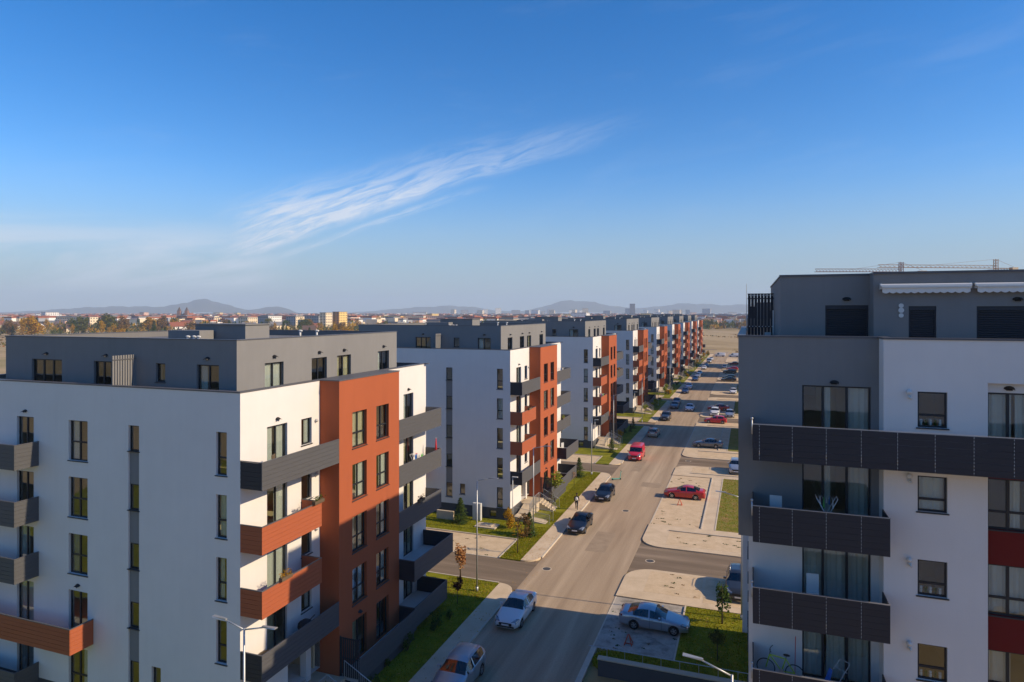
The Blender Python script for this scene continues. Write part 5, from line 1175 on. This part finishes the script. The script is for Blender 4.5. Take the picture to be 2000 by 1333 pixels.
def house(u, d, key):
    x, y = ground_at(u, d); t_ = thing('house', '%s house with %s roof in the town' % (nmp[key[0]], nr[key[1]]), 'house', (x, y, GROUND_Z), tr_.uniform(0, 3.1), '%s houses with %s roofs' % (nmp[key[0]], nr[key[1]]))
    a, b_, c_ = HM[key]; link('wall', a, t_); link('roof', b_, t_); link('window_bands', c_, t_)['kind'] = 'stuff'; s_ = tr_.uniform(.9, 1.35); t_.scale = (s_, s_, s_)
keys = list(HM)
for i in range(290):
    d = 560 + 1500 * tr_.random(); px = tr_.uniform(-60, 1480)
    if 640 < px < 900 and d < 1100: continue
    if px > 1370 and d < 900: continue
    if px < 120 and d < 700: d += 150
    house(u_of(px), d, tr_.choice(keys))
# a church with two dark towers
x, y = ground_at(u_of(368), 1500); t_ = thing('church', 'red-roofed church with two dark towers in the town', 'church', (x, y, GROUND_Z), .25); a, b_, c_ = house_mesh(20, 34, 11, 9, 'far_brick', 'far_tile'); link('wall', a, t_); link('roof', b_, t_); link('window_bands', c_, t_)['kind'] = 'stuff'
for sx in (-9, 9):
    m = MB(); m.box(sx - 3.5, sx + 3.5, -24, -17, 0, 25); m.build('tower', 'far_brick', t_); m = MB(); m.tube((sx, -20.5, 25), (sx, -20.5, 34), 4.6, .1, 4); m.build('spire', 'far_tile_dark', t_)
# trees of the plain
TL = [('round', 'leaf_olive', 'olive green'), ('round', 'leaf_gold', 'golden'), ('round', 'leaf_brown', 'brown'), ('round', 'leaf_green', 'dark green'), ('column', 'leaf_gold', 'slim golden'), ('conifer', 'needle_dark', 'dark conifer')]
big = [(62, 560, 19, 1, 'golden tree standing alone at the edge of the plain'), (22, 600, 14, 2, 'brown tree near the lone golden tree'), (158, 640, 17, 0, 'broad olive tree before the long cream block'), (138, 650, 15, 0, 'olive tree beside the broad one'), (212, 640, 20, 0, 'tallest olive tree before the long cream block'), (236, 660, 17, 2, 'brown tree beside the tallest olive one'), (290, 680, 17, 1, 'golden tree right of the olive group'), (318, 690, 17, 2, 'brown tree next to the golden one'), (345, 700, 16, 0, 'olive tree before the pink block')]
for px, d, h, k, l in big:
    x, y = ground_at(u_of(px), d); kd, lf, nm = TL[k]; tree('tree', l, kd, lf, x, y, h, 60 + k, 1.3, GROUND_Z, 'big trees of the plain', n=1800)
for i in range(280):
    d = 480 + 1300 * tr_.random() ** 1.4; px = tr_.uniform(-60, 1480) if i % 3 else tr_.uniform(-60, 700); kd, lf, nm = tr_.choice(TL)
    if px > 1365 and d < 900: continue
    x, y = ground_at(u_of(px), d); tree('tree', '%s tree among the houses of the plain' % nm, kd, lf, x, y, tr_.uniform(8, 16), 70 + i % 3, 1.2, GROUND_Z, '%s trees of the plain' % nm)
for i in range(46):      # thicket behind the dry field at the end of the street
    px = tr_.uniform(1372, 1475); d = tr_.uniform(840, 960); kd, lf, nm = tr_.choice([TL[0], TL[1], TL[2], TL[2], TL[3]])
    x, y = ground_at(u_of(px), d); tree('tree', '%s tree of the thicket behind the dry field' % nm, kd, lf, x, y, tr_.uniform(8, 14), 70 + i % 3, 1.3, GROUND_Z, '%s thicket trees' % nm)
# far town and far woods that read as one mass
m = MB(); w_ = MB(); w2 = MB(); fr_ = random.Random(17)
for i in range(9500):
    d = 900 + 4600 * fr_.random() ** 1.35; px = fr_.uniform(-150, 1650); x, y = ground_at(u_of(px), d); w, l, h = fr_.uniform(8, 24), fr_.uniform(8, 24), fr_.uniform(4, 14); m.box(x - w / 2, x + w / 2, y - l / 2, y + l / 2, -.1, h, fr_.choice([0, 0, 0, 1, 1, 2, 3]))
    if fr_.random() < .6: m.box(x - w / 2 - .4, x + w / 2 + .4, y - l / 2 - .4, y + l / 2 + .4, h, h + 2.2, fr_.choice([4, 4, 5]))
tag(m.build('distant_town', ['far_white', 'far_cream', 'far_pink', 'far_grey', 'far_tile', 'far_roof_grey']), 'far sprawl of pale houses below the hills', 'town', kind='stuff')
pts = []
for i in range(4200):
    d = 800 + 4800 * fr_.random() ** 1.3; px = fr_.uniform(-150, 1650); x, y = ground_at(u_of(px), d); r_ = fr_.uniform(3.5, 7); mi = fr_.choice([0, 0, 1, 2, 3])
    for _ in range(9):
        v = Vector((fr_.gauss(0, .5), fr_.gauss(0, .5), abs(fr_.gauss(.8, .35)))) * r_; s_ = r_ * .45; a = fr_.uniform(0, 3.1)
        w_.add([(x + v.x - s_ * math.cos(a), y + v.y - s_ * math.sin(a), v.z - s_ * .6), (x + v.x + s_ * math.cos(a), y + v.y + s_ * math.sin(a), v.z - s_ * .6), (x + v.x + s_ * .4, y + v.y, v.z + s_)], ((0, 1, 2),), mi)
tag(w_.build('distant_woods', ['leaf_olive', 'leaf_brown', 'leaf_green', 'leaf_gold']), 'far belt of autumn trees mixed through the town', 'woods', kind='stuff')
for i in range(1500):     # hedges, gardens and sheds on the near edge of the town
    d = fr_.uniform(590, 1150); px = fr_.uniform(-120, 740); x, y = ground_at(u_of(px), d)
    r_ = fr_.uniform(1.6, 4.2); mi = fr_.choice([0, 0, 1, 2, 3])
    for _ in range(26):
        v = Vector((fr_.gauss(0, .5), fr_.gauss(0, .5), abs(fr_.gauss(.8, .4)))) * r_; s_ = r_ * .22; a = fr_.uniform(0, 3.1)
        w2.add([(x + v.x - s_ * math.cos(a), y + v.y - s_ * math.sin(a), v.z - s_ * .6), (x + v.x + s_ * math.cos(a), y + v.y + s_ * math.sin(a), v.z - s_ * .6), (x + v.x + s_ * .4, y + v.y, v.z + s_)], ((0, 1, 2),), mi)
tag(w2.build('hedges', ['leaf_olive', 'leaf_brown', 'leaf_green', 'leaf_gold']), 'hedges and garden bushes on the near edge of the town', 'hedge', kind='stuff')
# hills
def hill(name, peaks, d0, depth, seed):
    """peaks: (px, height m, half width px)"""
    hr_ = random.Random(seed); mb = MB(); px0 = min(p[0] - 2.6 * p[2] for p in peaks); px1 = max(p[0] + 2.6 * p[2] for p in peaks); nx, ny = 150, 14
    ph = [hr_.uniform(0, 6.28) for _ in range(8)]
    for j in range(ny + 1):
        for i in range(nx + 1):
            px = px0 + (px1 - px0) * i / nx; q = j / ny; d = d0 + depth * q
            hh = sum(p[1] * math.exp(-((px - p[0]) / p[2]) ** 2 * (1 if len(p) < 4 else p[3])) for p in peaks)
            hh *= 1 + .02 * math.sin(px * .045 + ph[0]) + .05 * math.sin(px * .11 + ph[1] + q * 3) + .03 * math.sin(px * .27 + ph[2] + q * 7)
            hh *= math.sin(math.pi * min(1, q * .9 + .04)) ** .9
            x, y = ground_at(u_of(px), d); mb.v.append((x, y, hh - 4))
    for j in range(ny):
        for i in range(nx): a = j * (nx + 1) + i; mb.f.append([a, a + 1, a + nx + 2, a + nx + 1]); mb.m.append(0)
    o_ = mb.build(name, 'hill_forest', None, True); o_['kind'] = 'structure'
hill('hills', [(397, 128, 58), (300, 62, 100), (200, 46, 90), (90, 40, 120), (540, 80, 36), (470, 36, 60)], 6200, 1500, 4)
hill('hills', [(1110, 138, 70), (1180, 72, 90), (1330, 104, 80), (1450, 82, 110), (900, 75, 90), (800, 60, 120), (1600, 150, 120)], 7600, 1500, 5)
# tower cranes behind the awning block
def crane(label, x, y, h, rz, jib, counter, mat_):
    t_ = thing('tower_crane', label, 'crane', (x, y, GROUND_Z), rz, 'tower cranes behind the awning block')
    def lattice(mb, p0, p1, w, n, tri=False):
        p0, p1 = Vector(p0), Vector(p1); dr = (p1 - p0).normalized(); a = Vector((0, 1, 0)) if abs(dr.y) < .9 else Vector((1, 0, 0)); b_ = dr.cross(a).normalized(); cs = [a * w, -a * w, b_ * w * 1.6] if tri else [a * w + b_ * w, -a * w + b_ * w, -a * w - b_ * w, a * w - b_ * w]
        for c in cs: mb.tube(p0 + c, p1 + c, .11, n=4)
        for i in range(n):
            q0 = p0.lerp(p1, i / n); q1 = p0.lerp(p1, (i + 1) / n)
            for k in range(len(cs)): mb.tube(q0 + cs[k], q1 + cs[(k + 1) % len(cs)], .06, n=4)
    m = MB(); lattice(m, (0, 0, 0), (0, 0, h), .9, 14); m.build('mast', mat_, t_)
    m = MB(); lattice(m, (0, 0, h + .8), (jib, 0, h + .8), .7, 26, True); m.build('jib', mat_, t_)
    m = MB(); lattice(m, (0, 0, h + .8), (-counter, 0, h + .8), .7, 7, True); m.build('counter_jib', mat_, t_)
    m = MB(); lattice(m, (0, 0, h), (0, 0, h + 4.5), .55, 4); m.tube((0, 0, h + 4.5), (jib * .6, 0, h + 1.6), .05, n=4); m.tube((0, 0, h + 4.5), (-counter * .9, 0, h + 1.4), .05, n=4); m.build('apex', mat_, t_)
    m = MB(); m.box(-counter - .4, -counter + 2.2, -.9, .9, h - 1.2, h + 1.2); m.build('counterweight', 'concrete', t_); m = MB(); m.box(.8, 2.4, -1.6, -.3, h - 1.6, h + .3); m.build('cab', 'white_metal', t_)
def crane_at(px, py, d): x, y = ground_at(u_of(px), d); return x, y, EYE + (610.5 - py) / 1272 * d
x, y, z = crane_at(1760, 531, 250); crane('red tower crane with a long pale jib above the awning roof', x, y, z - .8, R(YAW + 180), 33, 9, 'crane_red')
x, y, z = crane_at(1945, 524, 270); crane('yellow tower crane with its counterweight above the awning roof', x, y, z - .8, R(YAW + 186), 52, 9, 'crane_yellow')

# ------------------------------------------------------------------ haze
m = MB(); m.box(-8990, 8990, -590, 10490, -5.5, 275); hzo = m.build('haze', []); hzo['kind'] = 'stuff'
hm = bpy.data.materials.new('haze_air'); hm.use_nodes = True; nt = hm.node_tree; nt.nodes.clear()
pv = nt.nodes.new('ShaderNodeVolumePrincipled'); pv.inputs['Color'].default_value = (.62, .78, .96, 1); pv.inputs['Density'].default_value = 1.55e-4; pv.inputs['Anisotropy'].default_value = 0.0
oo = nt.nodes.new('ShaderNodeOutputMaterial'); nt.links.new(pv.outputs[0], oo.inputs['Volume']); hzo.data.materials.append(hm)
tag(hzo, 'thin pale haze over the plain', 'haze')

# scrub in the dry field at the street's end
m = MB(); fr_ = random.Random(41)
for i in range(1500):
    d = fr_.uniform(345, 850); px = fr_.uniform(1372, 1480) if i % 2 else fr_.uniform(-60, 60); x, y = ground_at(u_of(px), d)
    if math.sin(x * .05) + math.sin(y * .021 + 1) + .5 * math.sin(x * .11 + y * .07) < .35: continue
    for _ in range(3):
        s_ = fr_.uniform(.25, .8); a = fr_.uniform(0, 3.1); ox, oy = fr_.gauss(0, .7), fr_.gauss(0, .7)
        m.add([(x + ox - s_ * math.cos(a), y + oy - s_ * math.sin(a), GROUND_Z), (x + ox + s_ * math.cos(a), y + oy + s_ * math.sin(a), GROUND_Z), (x + ox + .2, y + oy, GROUND_Z + s_ * 1.3)], ((0, 1, 2),), fr_.choice([0, 0, 1, 2]))
tag(m.build('scrub', ['leaf_brown', 'leaf_olive', 'leaf_rust']), 'dry scrub dotted over the open field', 'scrub', kind='stuff')
# weeds and crumbs of soil in the joints of the parking pads
m = MB(); fr_ = random.Random(43)
for (x0, x1, y0, y1, n, z) in ((-9.2, -4.5, 41.2, 48.6, 20, .031), (-9.2, -4.6, 67.0, 87.6, 26, .031), (-7.4, -3.6, 50.6, 54.4, 8, .107), (-35, -20.8, 53.3, 57.6, 30, .031), (-7, 1, 61.5, 65, 14, .117)):
    for _ in range(n):
        x, y = fr_.uniform(x0, x1), fr_.uniform(y0, y1); k = fr_.randint(4, 16); mi = fr_.choice([0, 0, 1])
        for _q in range(k):
            ox, oy = fr_.gauss(0, .10), fr_.gauss(0, .05); a = fr_.uniform(0, 6.28); s_ = fr_.uniform(.03, .08)
            m.add([(x + ox - s_ * math.cos(a), y + oy - s_ * math.sin(a), z), (x + ox + s_ * math.cos(a), y + oy + s_ * math.sin(a), z), (x + ox, y + oy, z + fr_.uniform(.02, .09))], ((0, 1, 2),), mi)
tag(m.build('weeds', ['leaf_green', 'leaf_brown']), 'weeds and dead leaves scattered on the parking pads', 'weeds', kind='stuff')
m = MB()
for (x0, x1, y0, y1, n) in ((-22.6, -18.6, 44.5, 48, 160), (-20.4, -17.2, 53.2, 60, 150), (-20.3, -17.2, 69, 84, 220), (-4, 2, 40, 48.5, 240), (-17.6, -16.2, 46, 90, 220), (-3, 1, 67, 88, 300), (-22.5, -17.0, 30, 44, 160)):
    for _ in range(n):
        x, y = fr_.uniform(x0, x1), fr_.uniform(y0, y1); a = fr_.uniform(0, 6.28); s_ = fr_.uniform(.04, .08); z = .135 if x > -18.5 and x < -16.93 else (.02 if x >= -16.93 and x < -16 else .15)
        m.add([(x - s_ * math.cos(a), y - s_ * math.sin(a), z), (x + s_ * .5 * math.sin(a), y - s_ * .5 * math.cos(a), z + .012), (x + s_ * math.cos(a), y + s_ * math.sin(a), z + .004), (x - s_ * .5 * math.sin(a), y + s_ * .5 * math.cos(a), z + .015)], ((0, 1, 2, 3),), fr_.choice([0, 0, 1]))
tag(m.build('fallen_leaves', ['leaf_rust', 'leaf_gold']), 'fallen autumn leaves on lawns and along the kerb', 'leaves', kind='stuff')
# more life on the balconies
chair(-22.4, 37.9 + .9, FL[4], R(80), 'dark folding chair on the top grey balcony beside the rust bay', 'cover_brown')
chair(-22.4, 26.3, FL[4], R(-70), 'brown chair on the top grey balcony near the wall corner', 'cover_brown')
planter(-21.62, 29.2, FL[3] + 1.12, 'planter of green plants on the upper rust balcony rail', 'leaf_green')
planter(-21.62, 26.6, FL[2] + 1.12, 'planter of golden flowers on the lower rust balcony rail', 'leaf_gold')
drying_rack(-22.3, LB_Y[1] + 16.6, FL[4], 'drying rack with white linen on the top balcony of the ramp block', h=1.25, cols=('cloth_white', 'cloth_white', 'cloth_blue', 'cloth_white'))
drying_rack(-22.3, LB_Y[2] + 3.0, FL[2], 'drying rack with mixed laundry on a rust balcony behind the red van', h=1.25)
planter(-21.62, LB_Y[1] + 2.2, FL[3] + 1.12, 'planter of red flowers on the upper rust balcony of the ramp block', 'leaf_maroon')
planter(-21.62, LB_Y[1] + 15.4, FL[2] + 1.12, 'planter of lime plants on a grey balcony of the ramp block', 'leaf_lime')
chair(-21.6, LB_Y[1] + 15.5, FL[1], R(60), 'white chair on the deep grey balcony of the ramp block', 'white_metal')
t_ = thing('sun_umbrella', 'folded dark red parasol standing on a grey street balcony', 'umbrella', (-21.95, 43.8, FL[3])); m = MB(); m.tube((0, 0, 0), (0, 0, 2.0), .02, n=6); m.build('pole', 'white_metal', t_); m = MB(); m.tube((0, 0, .8), (0, 0, 1.9), .11, .03, 8); m.build('canopy', 'cloth_red', t_, True); m = MB(); m.tube((0, 0, 0), (0, 0, .08), .22, n=12); m.build('base', 'concrete', t_)

# repaired patches in the road surface
for (x0, x1, y0, y1) in ((-13.9, -12.1, 57.5, 63.0), (-12.6, -10.2, 81.0, 83.2), (-15.0, -13.8, 88.5, 96.0)):
    m = MB(); sheet(m, x0, x1, y0, y1, .004); struct('road_patch', m, 'asphalt_patch')
